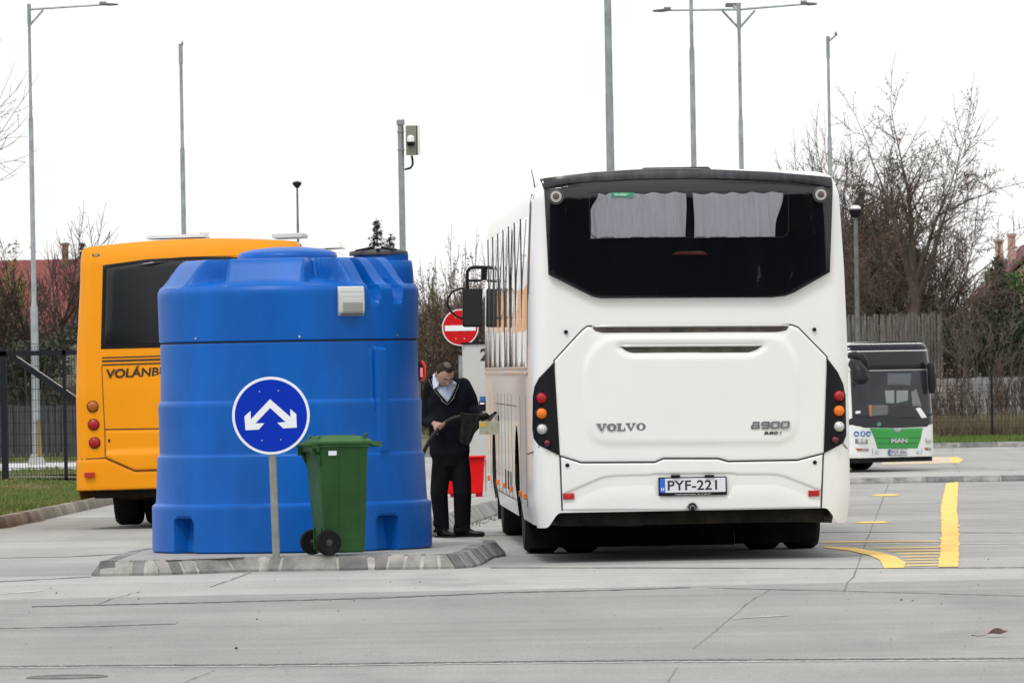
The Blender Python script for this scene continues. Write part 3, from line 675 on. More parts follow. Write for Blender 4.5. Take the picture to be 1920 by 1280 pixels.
# tail light housings
def dome(x, z, r, m, parent, name, off):
    q = Matrix.Translation((x, fW(x, z) - off, z)) @ Matrix.Rotation(R(90), 4, 'X') 
    rr = MB().lathe([(r * 1.22, -.015), (r * 1.22, .006), (r * 1.1, .012), (r * 1.02, .006), (r, .002)], 28, q).build('bezel', M_black, parent)
    o = MB().lathe([(r, 0), (r, .010), (r * .93, .020), (r * .7, .030), (r * .4, .036), (r * .05, .038)], 28, q).build(name, m, parent)
    rr.parent = o; return o
tlL = P8((207, 230), (231, 688), (131, 638), (108, 605), (102, 560), (104, 400), (112, 350), (132, 310))
tlR = P8((1548, 214), (1600, 280), (1629, 340), (1641, 400), (1645, 590), (1628, 628), (1529, 678))
for poly, cs in ((tlL, [(145, 408), (146, 483), (148, 560), (172, 627)]), (tlR, [(1605, 397), (1605, 470), (1605, 547), (1583, 612)])):
    h = panel(poly, fW, 0.014, 0.03, bev=0.008, step=0.03).build('tail_light_housing', M_black, WB)
    for (cx, cy), m, nm, r in zip(cs, (M_red, M_amber, M_clear, mat('dark_red_lens', (.10, .006, .01), .2)), ('stop_lamp', 'turn_lamp', 'reversing_lamp', 'fog_lamp'), (.043, .043, .043, .028)):
        x, z = P8((cx, cy))[0]; dome(x, z, r, m, h, nm, .016)

# engine hatch
hatch = P8((370, 57), (1370, 50), (1402, 62), (1545, 207), (1529, 678), (1400, 710), (1060, 716), (1010, 702), (740, 702), (700, 720), (340, 722), (236, 690), (207, 225), (345, 75))
inner = round_poly(P8((440, 108), (1330, 100), (1400, 230), (1400, 560), (1345, 628), (430, 632), (372, 578), (350, 240)), .12, 6)
slot1 = P8((392, 62), (1358, 56), (1345, 76), (1300, 84), (440, 88), (408, 80)); slot2 = P8((530, 156), (1225, 152), (1195, 172), (1160, 184), (590, 187), (560, 178))
def reliefH(x, z):
    d = pdist((x, z), inner); s_ = 1 if inside((x, z), inner) else -1
    r = 0.014 * smooth(-.03, .03, d * s_)
    for sl_, dep in ((slot2, .02), (slot1, .006)):
        if pdist((x, z), sl_) < .2:
            d = pdist((x, z), sl_) * (1 if inside((x, z), sl_) else -1); r -= dep * smooth(-.045, .005, d)
    return r
panel(hatch, fW, 0.012, 0.03, bev=0.010, gap=0.004, step=0.022, relief=reliefH, vert=True).build('engine_hatch', M_white, WB, sm=50)
ribbon(hatch, 0.017, fW, 0.002, closed=True).build('hatch_gap', M_seam, WB)
M_slot = mat('slot_dark', (.07, .065, .05), .7, var=.6, vs=6, stretch=(1, 1, 3))
for sl_, nm, bar in ((slot1, 'grille', ((392, 56), (1358, 51))), (slot2, 'grille', ((524, 153), (1228, 149)))):
    fH = lambda x, z: fW(x, z) - .012 - reliefH(x, z)
    g = panel(round_poly(sl_, .012), fH, 0.003, .004, step=.03).build(nm, M_slot, WB)
    (ax, az), (bx, bz) = P8(*bar)
    MB().tube([(ax + (bx - ax) * i / 20, fW(ax + (bx - ax) * i / 20, az) - .026 + (.014 if i in (0, 20) else 0), az + (bz - az) * i / 20) for i in range(21)], [.004] + [.0105] * 19 + [.004], 8).build('grille_bar', mat('satin_bar', (.55, .55, .54), .3, metal=.4), g)
# bumper middle, with recess and plate niche
bump = P8((240, 694), (340, 726), (700, 724), (742, 706), (1008, 706), (1058, 720), (1400, 714), (1525, 682), (1516, 944), (850, 957), (550, 955), (247, 957))
ledge = [(P8((x, y))[0]) for x, y in ((248, 880), (440, 797), (490, 788), (690, 785), (1085, 782), (1280, 780), (1340, 793), (1515, 862))]
niche = P8((692, 785), (1085, 782), (1060, 882), (716, 884))
def reliefB(x, z):
    zl = interp(ledge, x); r = -0.016 * smooth(0.006, -0.006, z - zl) if True else 0
    t = 1 - smooth(-0.008, 0.004, z - zl); r = -0.016 * t * (1 - smooth(0, .19, zl - z))
    d = pdist((x, z), niche) * (1 if inside((x, z), niche) else -1)
    return r - 0.020 * smooth(-.02, .012, d)
def bump_rel(mb=None):
    return panel(bump, fW, 0.010, 0.03, bev=0.008, gap=0.003, step=0.016, relief=reliefB, vert=True)
bump_rel().build('bumper', M_white, WB, sm=50)
for x, y in ((271, 736), (1485, 722), (264, 84), (1483, 72)):
    X, Z = P8((x, y))[0]; MB().lathe([(.016, -.01), (.016, .004), (.010, .007), (.002, .007)], 16, Matrix.Translation((X, fW(X, Z) - .014, Z)) @ Matrix.Rotation(R(90), 4, 'X')).build('rubber_stop', M_black, WB)
s1 = P8((235, 690), (246, 958)); s2 = P8((1527, 680), (1517, 946)); ribbon(s1, .012, fW, .004).build('bumper_gap', M_seam, WB); ribbon(s2, .012, fW, .004).build('bumper_gap', M_seam, WB)
s3 = P8((78, 684), (105, 672), (133, 645)); ribbon(s3, .010, fW, .004).build('corner_gap', M_seam, WB); s3 = P8((1628, 632), (1645, 652), (1662, 664)); ribbon(s3, .010, fW, .004).build('corner_gap', M_seam, WB)
# reflectors
for pts in (P8((250, 874), (304, 872), (305, 901), (251, 903)), P8((1453, 860), (1508, 859), (1509, 888), (1454, 889))):
    panel(pts, fW, .016, .015, bev=.002, step=.05).build('reflector', mat('reflector_red', (.40, .01, .012), .3), WB)
# number plate
def plate(parent, cx, cz, y, nm, w=.520, h=.112, frame=True, small=True, s=1.0, rotz=0):
    root = MB().box((cx, y + .006, cz - (.008 if small else 0)), (w + .022, .012, h + (.034 if small else .02))).build('number_plate', M_black, parent, bevel=.004)
    MB().box((cx, y - .001, cz), (w, .004, h)).build('plate_sheet', M_plate, root)
    MB().box((cx - w / 2 + .021, y - .003, cz), (.042, .003, h)).build('country_band', M_plateblue, root)
    text_obj('country_letter', 'H', M_signwhite, root, (cx - w / 2 + .0215, y - .0055, cz - .042), .036, 1.0, .0008, .0005, align='CENTER')
    text_obj('registration', nm, M_text, root, (cx - w / 2 + .056, y - .0035, cz - .037), .108, 1.10, 0.0020, .0006, spacing=1.04)
    return root
px_, pz_ = P8((884, 838))[0]
yp = fW(px_, pz_) - .024
plate(WB, px_, pz_ + .008, yp, 'PYF-221')
# tiny dealer line under the plate
for o in WB.children:
    if o.name.startswith('number_plate'): text_obj('frame_line', 'H-4400 NYIREGYHAZA  TEL. 42 594 777', mat('pale_lettering', (.45, .45, .45), .5), o, (px_, yp - .0015, pz_ - .0685), .0155, 1.05, 0.0002, .0005, align='CENTER')
for x in (966, 866): 
    X, Z = P8((x if x == 966 else 800, 791))[0]; MB().box((X, yp + .005, Z + .004), (.072, .05, .018)).build('plate_lamp', M_black, WB, bevel=.004)
# towing eye
X, Z = P8((883, 945))[0]; y = fW(X, Z)
te = MB().prism([(X - .042 - .01, Z - .018), (X + .052, Z - .018), (X + .046, Z + .01), (X + .03, Z + .034), (X + .012, Z + .048), (X - .012, Z + .048), (X - .03, Z + .034), (X - .046, Z + .01)], y - .030, y - .01).build('tow_recess', mat('tow_grey', (.30, .30, .28), .5), WB, bevel=.004)
MB().lathe([(.034, 0), (.034, .002), (.02, .003)], 20, Matrix.Translation((X, y - .032, Z + .006)) @ Matrix.Rotation(R(90), 4, 'X')).build('tow_hole', M_black, te)
MB().tube([(X - .018, y - .036, Z - .012), (X - .016, y - .05, Z + .01), (X, y - .055, Z + .022), (X + .016, y - .05, Z + .01), (X + .018, y - .036, Z - .012)], .006, 8).build('tow_hook', M_steel, te)
# lettering: heavy slab-serif capitals built as outlines
def poly_letters(word, x, z, h, y, m, parent, nm, serif=True):
    """slab-serif wide capitals V O L"""
    mb = MB(); t = h * .23; sr = h * .15
    def pr(p): mb.prism([(x + a, z + b) for a, b in p], y - .006, y)
    for ch in word:
        if ch == 'V':
            w_ = h * 1.35; pr([(0, h), (0, h - sr), (w_ * .10, h - sr), (w_ * .44, 0), (w_ * .56, 0), (w_ * .90, h - sr), (w_, h - sr), (w_, h), (w_ * .64, h), (w_ * .64, h - sr), (w_ * .74, h - sr), (w_ * .53, h * .28), (w_ * .36, h - sr), (w_ * .46, h - sr), (w_ * .46, h)])
        elif ch == 'O':
            w_ = h * 1.25; n = 20; o = [(w_ / 2 + w_ / 2 * math.cos(q), h / 2 + h / 2 * math.sin(q)) for q in [2 * math.pi * i / n for i in range(n)]]
            i_ = [(w_ / 2 + w_ * .20 * math.cos(q), h / 2 + h * .33 * math.sin(q)) for q in [2 * math.pi * i / n for i in range(n)]]
            vs = [Vector((x + a, y - .006, z + b)) for a, b in o + i_] + [Vector((x + a, y, z + b)) for a, b in o + i_]; fs = []
            for i in range(n):
                j = (i + 1) % n; fs += [(i, j, n + j, n + i), (i, i + 2 * n, j + 2 * n, j), (n + i, n + j, 3 * n + j, 3 * n + i)]
            mb.add(vs, fs)
        elif ch == 'L':
            w_ = h * 1.12; pr([(0, 0), (w_, 0), (w_, h * .42), (w_ * .86, h * .42), (w_ * .80, sr), (w_ * .46, sr), (w_ * .46, h - sr), (w_ * .58, h - sr), (w_ * .58, h), (0, h), (0, h - sr), (w_ * .14, h - sr), (w_ * .14, sr), (0, sr)])
        x += w_ + h * .03
    return mb.build(nm, m, parent, sm=0)
(xv, zv), (xe, _) = P8((412, 570), (655, 570)); hh = (xe - xv) / (1.35 * 2 + 1.25 * 2 + 1.12 + .12)
y = fW(xv + .2, zv) - .012 - .014; poly_letters('VOLVO', xv, zv, hh, y, M_badge, WB, 'maker_lettering')
# 8900: squared italic digits
def digits(word, x, z, h, y, m, parent):
    mb = MB(); w_ = h * 1.22; t = h * .24; sh = .18
    def bar(a, b, c_, d_): mb.prism([(x + a + sh * b, z + b), (x + c_ + sh * b, z + b), (x + c_ + sh * d_, z + d_), (x + a + sh * d_, z + d_)], y - .006, y)
    for ch in word:
        e = h * .0
        bar(t * .6, 0, w_ - t * .6, t); bar(t * .6, h - t, w_ - t * .6, h)                 # bottom, top
        if ch in '8': bar(t * .6, h / 2 - t / 2.4, w_ - t * .6, h / 2 + t / 2.4); bar(0, t * .4, t * 1.15, h / 2 - .0); bar(w_ - t * 1.15, t * .4, w_, h / 2); bar(0.01, h / 2, t * 1.15, h - t * .4); bar(w_ - t * 1.15, h / 2, w_ - .01, h - t * .4)
        if ch == '9': bar(t * .6, h / 2 - t / 2.4, w_ - t, h / 2 + t / 2.4); bar(w_ - t * 1.15, t * .4, w_, h - t * .4); bar(0, h / 2, t * 1.15, h - t * .4)
        if ch == '0': bar(0, t * .4, t * 1.15, h - t * .4); bar(w_ - t * 1.15, t * .4, w_, h - t * .4)
        x += w_ * 1.10
    return mb.build('model_number', m, parent, sm=0)
(xv, zv), (xe, _) = P8((1168, 559), (1350, 557)); hh = .058; digits('8900', xv, zv, hh, fW(xv, zv) - .026, M_badge, WB)
X, Z = P8((1234, 585))[0]; text_obj('emission_badge', 'EURO 6', M_text, WB, (X, fW(X, Z) - .028, Z), .030, 1.35, .0012, .002, shear=.25)
# rear underside: flaps, axle, dual wheels
M_flap = mat('mud_flap_rubber', (.012, .011, .010), .85, var=.5, vs=4, spec=.15)
MB().box((-.40, 2.0, .30), (1.70, .012, .45)).build('spray_flap', M_flap, WB); MB().box((.79, 2.05, .315), (.67, .012, .47)).build('spray_flap', M_flap, WB); MB().box((.3, 1.0, .39), (1.9, .9, .1)).box((.45, 1.6, .33), (.35, .5, .12)).box((-.2, .9, .34), (.06, 1.0, .12)).build('engine_tray', M_dirty, WB)
MB().tube([(.2, 1.7, .33), (.2, 1.2, .33), (-.5, 1.0, .33)], .07, 12).build('exhaust', M_dirty, WB)
M_val = mat('brown_valance', (.060, .052, .040), .7, var=.4, vs=4)
for xa, xb in ((-1.16, -.38), (.62, 1.14)): MB().add([(xa, .22, .435), (xb, .16, .435), (xb, .55, .27), (xa, .60, .29)], [(0, 1, 2, 3)]).build('valance', M_val, WB, sm=0)
for sx in (-1, 1):
    for dx in (1.09, .76): make_tyre('wheel', WB, (sx * dx - .0, 3.3, .48), .48, .28)
MB().tube([(-1.0, 3.3, .48), (1.0, 3.3, .48)], .10, 12).lathe([(.05, -.2), (.22, -.12), (.22, .12), (.05, .2)], 16, Matrix.Translation((0, 3.3, .45)) @ Matrix.Rotation(R(90), 4, 'X')).build('axle', M_dirty, WB)
for sx in (-1, 1): make_tyre('wheel', WB, (sx * 1.06, 9.75, .48), .48, .29)
MB().box((-1.03, 10.35, .36), (.40, .015, .44)).build('spray_flap', M_flap, WB)
# sides: belt glass, trim, seams, markers
M_side = mat('mirror_glass', (.10, .10, .105), .02, spec=.9, coat=1)
rnd = random.Random(2)
kx = 1.012
for sx in (-1, 1):
    y0 = .50; n = 0
    for wd_ in (1.1, 1.5, 1.5, 1.5, 1.5, 1.5, 1.45, 1.4):
        a = rnd.uniform(-.006, .006); rows = []
        for j in range(9):
            z = 1.56 + 1.20 * j / 8; row = []
            for i in range(9):
                y = y0 + .018 + (wd_ - .036) * i / 8; bow = .004 * math.sin(math.pi * i / 8) + a * (i / 8 - .5)
                k = 1 + .012 * smooth(0, .6, y); row.append(Vector((sx * (hwW(z) * k + .006 + bow), y, z)))
            rows.append(row)
        mb = MB(); mb.grid(rows); mb.build('side_window', M_side, WB, sm=60)
        if n: MB().box((sx * (1.262 * 1.012 - .004), y0, 2.15), (.012, .03, 1.22)).build('window_pillar', M_side, WB)
        y0 += wd_; n += 1
    ribs = MB()
    for z, h_, t in ((1.548, .018, .012), (1.505, .022, .010)): ribs.box((sx * (1.277 + t / 2), 6.2, z), (t, 11.4, h_))
    ribs.build('belt_trim', M_chrome, WB, bevel=.003)
    q = MB()
    for z in (1.233, .44): q.box((sx * 1.2775, 6.1, z), (.004, 5.6, .006))
    for y in (5.4, 6.3, 7.3, 8.2, 4.5, 10.6, 2.3, 1.0): q.box((sx * 1.2775, y, .88), (.004, .010, .9))
    q.build('panel_gaps', M_seam, WB)
    for y in (4.9, 5.6, 6.3): MB().box((sx * 1.279, y, .58), (.006, .22, .16)).build('side_vent', M_black, WB)
    for y in (11.1, 8.45, 6.6, 4.6, 2.3, 1.1): MB().box((sx * 1.288, y, .515), (.024, .09, .05)).build('side_marker', M_amber, WB, bevel=.004)
    # black rubber fillet behind the rear side window, seen edge-on
    rb = MB(); rows = []
    for j in range(13):
        z = 1.95 + (2.93 - 1.95) * j / 12; t = smooth(1.95, 2.3, z); rows.append([Vector((sx * (hwW(z) * 1.003 + .004 * t), .34, z)), Vector((sx * (hwW(z) * 1.006 + .010 * t + .002), .44, z))])
    rb.grid(rows).build('window_rubber', M_black, WB)
# filler flap, open towards the camera
ff = MB().box((-1.275 - .09, 7.9, 1.015), (.19, .012, .12)).build('filler_flap', mat('flap_paint', (.34, .33, .25), .5, var=.3, vs=10), WB)
MB().box((-1.275 - .15, 7.892, 1.045), (.05, .004, .045)).build('warning_sticker', mat('sticker_yellow', (.55, .34, .03), .5), ff)
MB().box((-1.279, 7.99, 1.05), (.012, .16, .15)).build('hinge', M_black, ff)
# roof equipment
rf = MB().box((-.02, 1.6, 3.125), (.62, .9, .05), taper=.85).build('roof_hatch', M_black, WB, bevel=.01)
MB().box((-.38, 2.3, 3.11), (.3, .5, .05), taper=.8).build('roof_vent', M_white, WB); MB().box((-.55, 1.2, 3.09), (.26, .5, .012)).box((.64, 1.2, 3.087), (.28, .5, .012)).build('roof_rail', M_black, WB)
MB().box((-.1, 6, 3.11), (1.5, 2.4, .07), taper=.9).build('air_conditioner', M_white, WB, bevel=.02)
MB().tube([(-1.19, .5, 2.98), (-1.20, .52, 3.06), (-1.215, .55, 3.13)], [.006, .004, .003], 6).build('antenna', M_black, WB)
# front: windscreen, lamps (out of sight from here) and the offside mirror that shows on the left
MB().box((0, 12.36, 1.85), (2.2, .03, 1.5)).build('windscreen', M_gloss, WB, bevel=.05)
MB().box((-.95, 12.36, .7), (.4, .03, .18)).build('headlight', M_clear, WB); MB().box((.95, 12.36, .7), (.4, .03, .18)).build('headlight', M_clear, WB)
MI = WB.matrix_basis.inverted(); 
def LB(px, py, D):
    Mx = Matrix.Translation(WB.location) @ Matrix.Rotation(math.atan(0.033), 4, 'Z'); return Mx.inverted() @ W(px, py, D)
def mirror_arm():
    D = 68.0; pts = [LB(x, y, D) for x, y in ((912, 502), (905, 501), (889, 501), (881, 503), (876.5, 509), (876, 520), (876.5, 545))]
    am = MB().tube(pts, .0175, 10); am.tube([LB(x, y, D) for x, y in ((878, 526), (890, 526), (903, 526))], .012, 8)
    am.box(LB(907, 513, D), (.05, .05, .13)); o = am.build('mirror_arm', M_black, WB)
    o2 = MB().tube([LB(x, y, D) for x, y in ((880, 540), (862, 541), (848, 547), (840, 558), (839, 570), (845, 583), (856, 593), (868, 598))], .011, 8).build('mirror_cable', M_black, WB)
    ps = round_poly([tuple((p.x, p.z)) for p in [LB(867, 541, D), LB(904.5, 541, D), LB(904.5, 613, D), LB(867, 613, D)]], .03, 5)
    yy = LB(885, 577, D).y; h = MB().prism(ps, yy - .05, yy + .08).build('mirror', M_black, WB, bevel=.012)
    c0 = Vector((sum(p[0] for p in ps) / len(ps), sum(p[1] for p in ps) / len(ps)))
    MB().prism([tuple(c0 + (Vector(p) - c0) * .90) for p in ps], yy - .053, yy - .049).build('mirror_glass', mat('mirror_face', (.045, .05, .05), .08, metal=.3), h)
mirror_arm()
# ================================================================== YELLOW BUS (rear three-quarter, leaning on its springs)
yo = W(349 + 19.8, 987.5, 75.0)
YB = empty('city_bus', (yo.x, 75.0, road_z(78) + .02), 'yellow bus standing behind the blue tank, seen from behind', 'bus', rot=(0, R(-0.72), -0.036))
RHO = .030
def LY(px, py):
    dx, dy = px - 349, py - 987; return ((dx - RHO * dy - 20) / 176, -(dy + RHO * dx) / 176)
def P1(*p): return [LY(x / 4, 400 + y / 4) for x, y in p]
def P2(*p): return [LY(x / 3.048, 700 + y / 3.048) for x, y in p]
yhw = [(.3, 1.23), (.42, 1.262), (.75, 1.268), (1.4, 1.262), (2.0, 1.235), (2.6, 1.19), (2.9, 1.175), (3.0, 1.16)]
hwY = lambda z: interp(yhw, z)
def fY(x, z):
    h = hwY(z); a = (abs(x) - (h - .13)) / .13; y = .03 * (x / 1.25) ** 2 + max(0, z - 1.5) * .05
    if a > 0: y += .12 * (1 - math.sqrt(max(0, 1 - min(a, 1) ** 2)))
    if z > 2.85: y += (z - 2.85) ** 2 * .9
    return y
roofY = [(1.135, 3.022), (1.0, 3.042), (.6, 3.072), (.3, 3.086), (0, 3.09)]
zt = lambda x: interp([(0, 3.09), (.3, 3.086), (.6, 3.072), (1.0, 3.042), (1.135, 3.022), (1.16, 3.0), (1.3, 2.98)], abs(x))
mb = MB(); rows = []
for j in range(46):
    t = j / 45; row = []
    for s_ in ss:
        zb = .44; z = zb + t * (zt(s_ * 1.16) - zb); x = s_ * hwY(z); row.append(Vector((x, fY(x, z), z)))
    rows.append(row)
mb.grid(rows).build('rear_skin', M_yellow, YB, sm=60)
shell(hwY, 11.6, .34, roofY, fY, [(3.2, .47, .6), (8.9, .47, .6)], 'body', M_yellow, YB, [.34, .42, .55, .7, .86, 1.0, 1.1, 1.25, 1.4, 1.6, 1.9, 2.2, 2.4, 2.6, 2.8, 2.9, 3.0], wide=.01)
rows = []
for y in (.42, .6, 1, 3, 6, 9, 11.2):
    pts = [(hwY(z), z) for z in (2.62, 2.75, 2.9, 3.0)] + roofY; pts = [(x * 1.01 + .006, z) for x, z in pts[:4]] + [(x, z + .006) for x, z in pts[4:]]
    rows.append([Vector((x, y, z)) for x, z in pts] + [Vector((-x, y, z)) for x, z in pts[::-1] if x > .01])
MB().grid(rows).build('glare_white_roof_skin', M_white, YB, sm=50)  # white put into the colour for the washed-out sky glare up here
MB().box((0, 5.8, .50), (2.2, 11.2, .3)).box((.05, 1.2, .40), (1.95, 1.6, .16)).build('underbody', M_dirty, YB)
wo = P1((765, 370), (1100, 325), (1500, 305), (1800, 299)); rt = [(-x - .02, z) for x, z in wo[:3]][::-1]
wb_ = P1((752, 1000))[0]; wbr = (-wb_[0], wb_[1])
wpoly = wo + rt + [(wbr[0], wbr[1] - .01), wb_]
panel(wpoly, fY, .006, .03, bev=.006, step=.06).build('window_frame', M_black, YB)
wi = [(x * .955, z - .035 if z > 2 else z + .045) for x, z in wpoly]
panel(wi, fY, .010, .01, bev=.003, step=.08).build('rear_window', mat('smoked_rear_glass', (.010, .011, .014), .10, spec=.45), YB)
for i, (y, t) in enumerate(((665.5, .013), (671.8, .020), (679, .015))):
    a = LY(190, y + .7); b = (-a[0], a[1] - .0); ribbon([a, b], t, fY, .004).build('stripe', mat('stripe_brown', (.035, .012, .006), .5) if i != 1 else M_text, YB)
a = P1((793, 1215))[0]; text_obj('operator_lettering', 'VOLÁNBUSZ', mat('lettering_brown', (.030, .016, .008), .5), YB, (a[0], fY(*a) - .012, a[1]), .128, 1.12, .0035, .001, rot=(R(90), R(-.5), 0), shear=.12)
hy = [P2((600, 468))[0], P2((597, 306))[0], P1((760, 1130))[0]]; ribbon(hy, .008, fY, .003).build('panel_gap', M_seam, YB)
c1, c2 = P2((597, 306), (910, 294)); ribbon([c1, (-c1[0], c2[1] - .03)], .012, fY, .003).build('panel_gap', M_seam, YB)
bl = P2((425, 478), (600, 469), (772, 543), (910, 539)); br_ = [(-x, z) for x, z in bl[:3]][::-1]
lineb = bl + br_[:]; ribbon(lineb, .010, fY, .003).build('panel_gap', M_seam, YB)
# lower flap: slightly proud above the crease, bumper proud below
bp = P2((428, 484), (600, 475), (768, 548), (910, 544)); bot = P2((430, 655), (910, 640))
bm_ = bp + [(-x, z) for x, z in bp[:3]][::-1] + [(-bot[0][0], bot[0][1] - .0), bot[0]]
panel(bm_, fY, .012, .03, bev=.01, step=.04, vert=True).build('bumper', M_yellow, YB)
fl = P2((603, 318), (915, 306)); fb = P2((605, 462), (770, 536), (915, 532))
fp = [fb[0], fl[0], (-fl[0][0], fl[1][1] - .02), (-fb[0][0], fb[0][1]), (-fb[1][0], fb[1][1]), fb[1]]
crease = P2((605, 440))[0][1]
panel(fp, fY, .008, .02, bev=.008, step=.03, vert=True, relief=lambda x, z: .02 * smooth(0, -.05, z - crease - .03) * 1.0).build('engine_flap', M_yellow, YB)
x, z = P2((622, 370))[0]; MB().prism([(x - .012, z - .016), (x + .008, z - .016), (x + .014, z + .016), (x - .006, z + .016)], fY(x, z) - .014, fY(x, z) - .008).build('flap_lock', M_black, YB)
def lampY(cx, cy, m, nm, sgn=1):
    x, z = P2((cx, cy))[0]; x *= sgn; q = Matrix.Translation((x, fY(x, z) - .004, z)) @ Matrix.Rotation(R(90), 4, 'X'); r = .056
    b = MB().lathe([(r * 1.12, -.01), (r * 1.12, .006), (r * 1.0, .010), (r * .95, .004)], 24, q).build('lamp_bezel', M_black, YB)
    MB().lathe([(r, 0), (r * .98, .012), (r * .8, .022), (r * .4, .030), (r * .05, .031)], 24, q).build(nm, m, b)
M_amb2 = mat('dull_amber_lens', (.36, .10, .008), .2, spec=.3, coat=.2, bump=.3, bs=100)
for sgn in (1, -1):
    lampY(528, 175, M_amb2, 'turn_lamp', sgn); lampY(533, 278, M_red, 'tail_lamp', sgn); lampY(539, 382, M_red, 'stop_lamp', sgn)
    a, b = P2((482, 552), (540, 578)); xs = sorted((a[0] * sgn, b[0] * sgn)); y = min(fY(a[0], a[1]), fY(b[0], b[1])) - .034
    MB().box(((xs[0] + xs[1]) / 2, y + .012, (a[1] + b[1]) / 2), (xs[1] - xs[0], .05, a[1] - b[1])).build('reflector', mat('reflector_red2', (.42, .02, .012), .35), YB, bevel=.003)
    a, b = P1((684, 286), (740, 305)); xs = sorted((a[0] * sgn, b[0] * sgn)); y = fY(a[0], a[1]) - .004
    q = MB().box(((xs[0] + xs[1]) / 2, y, (a[1] + b[1]) / 2), (xs[1] - xs[0], .016, .026)).build('marker_lamp', M_black, YB, bevel=.008)
    MB().box(((xs[0] + xs[1]) / 2, y - .009, (a[1] + b[1]) / 2), (.05, .006, .012)).build('lens', M_clear, q)
for sx in (-1, 1):
    for dx in (1.0, .66): make_tyre('wheel', YB, (sx * dx, 3.2, .49), .49, .29)
    make_tyre('wheel', YB, (sx * 1.05, 8.9, .49), .49, .29)
    for i in range(7): MB().box((sx * (1.245), 1.3 + i * 1.45, 1.95), (.014, 1.38, .95), m=Matrix.Rotation(sx * R(-5.0), 3, 'Y')).build('side_window', M_glassdark if False else M_side, YB)
MB().box((0, 11.62, 1.7), (2.2, .04, 1.5)).build('windscreen', M_gloss, YB, bevel=.05)
MB().tube([(-.83, 1.6, .42), (-.86, 1.6, .32), (-.84, 1.6, .26), (-.80, 1.6, .31), (-.80, 1.6, .40)], .006, 6).build('hanging_cable', M_black, YB)
u_ = MB().box((-.18, .9, 3.13), (.66, .7, .035), taper=.9).build('roof_hatch', M_grey, YB, bevel=.008)
MB().lathe([(.05, 0), (.055, .03), (.035, .06), (.005, .065)], 16, Matrix.Translation((.10, 1.0, 3.145))).build('beacon', M_white2, YB)
MB().box((.98, 1.6, 3.115), (.34, .8, .05)).build('roof_vent', M_grey, YB, bevel=.01)
MB().box((.98, 8, 3.13), (.4, 1.2, .10), taper=.7).build('roof_vent', M_white2, YB, bevel=.02)
MB().lathe([(.15, -.03), (.17, 0), (.12, .03)], 24, Matrix.Translation((-1.34, 11.2, 2.42)) @ Matrix.Rotation(R(90), 4, 'X')).build('mirror', M_clear, YB)

# ================================================================== GREEN AND WHITE BUS (front, turned to the right)
DM = 159.0; sM = 83.0; TH = R(36)
mo = W(1683, 884.5, DM)
GB = empty('low_floor_bus', (mo.x, DM, road_z(DM)), 'white low floor bus with a green front panel parked at the far right, facing us', 'bus', rot=(0, 0, TH))
# local x to the right of the picture, y into the bus; the front lies at y = f(x, z)
ghw = [(.25, 1.20), (.4, 1.25), (1.2, 1.25), (2.4, 1.235), (2.85, 1.20)]
hwG = lambda z: interp(ghw, z)
def fG(x, z):
    h = hwG(z); a = (abs(x) - (h - .32)) / .32; y = .07 * (x / 1.25) ** 2 + max(0, z - 1.0) * .06
    if a > 0: y += .26 * (1 - math.sqrt(max(0, 1 - min(a, 1) ** 2)))
    if z > 2.7: y += (z - 2.7) ** 2 * 4
    return y
_tab = {}
def xG(meas, z):
    """local x whose image lies 'meas' metres right of the plate"""
    k = round(z, 2)
    if k not in _tab: _tab[k] = [(x_ * math.cos(TH) - fG(x_, z) * math.sin(TH), x_) for x_ in [(-1.249 + 2.498 * i / 120) * hwG(z) / 1.25 for i in range(121)]]
    best = min(_tab[k], key=lambda t: abs(t[0] - meas)); return best[1]
def PG(*p):
    out = []
    for cx, cy in p:
        px, py = 1580 + cx / 4.922, 640 + cy / 4.922; dx = px - 1683; dy = py - 884.5
        z = -(dy + SN * dx) / sM; out.append((xG((dx - SN * dy) / sM, z), z))
    return out
rows = []
for j in range(50):
    z = .33 + (2.90 - .33) * j / 49; rows.append([Vector((s_ * hwG(z), fG(s_ * hwG(z), z), z)) for s_ in ss])
MB().grid(rows).build('front_skin', M_white, GB, sm=60)
shell(hwG, 11.9, .30, [(1.15, 2.90), (.9, 2.92), (.4, 2.93), (0, 2.935)], fG, [(2.7, .47, .58), (8.6, .47, .6)], 'body', M_white, GB, [.3, .4, .55, .7, .86, 1.0, 1.2, 1.5, 1.8, 2.2, 2.4, 2.6, 2.75, 2.85], wide=.0)
MB().box((0, 5.9, .45), (2.1, 11.2, .24)).build('underbody', M_dirty, GB)
def full(z0, z1, k=.985): return [(-hwG(z0) * k, z0), (hwG(z0) * k, z0), (hwG(z1) * k, z1), (-hwG(z1) * k, z1)]
zz_ = lambda cy: (884.5 - (640 + cy / 4.922)) / sM
M_navy = mat('dark_front_trim', (.010, .013, .020), .35, spec=.12)
panel(round_poly(full(zz_(88), 2.89), [0, 0, .1, .1]), fG, .008, .03, bev=.03, step=.08).build('roof_brow', M_navy, GB)
panel(full(zz_(245), zz_(92)), fG, .006, .02, bev=.004, step=.08).build('destination_box', M_gloss, GB)
panel(full(zz_(262), zz_(240)), fG, .012, .01, step=.1).build('wiper_rail', M_black, GB)
MB2 = MB(); ribbon([(-1.2, zz_(268)), (1.2, zz_(268))], .014, fG, .016, MB2).build('glass_edge', M_grey, GB)
panel(full(zz_(700), zz_(268)), fG, .006, .02, bev=.004, step=.08).build('windscreen', mat('windscreen_grey', (.030, .034, .040), .07, spec=.3, var=.25, vs=2.0, stretch=(1, 1, .6)), GB)
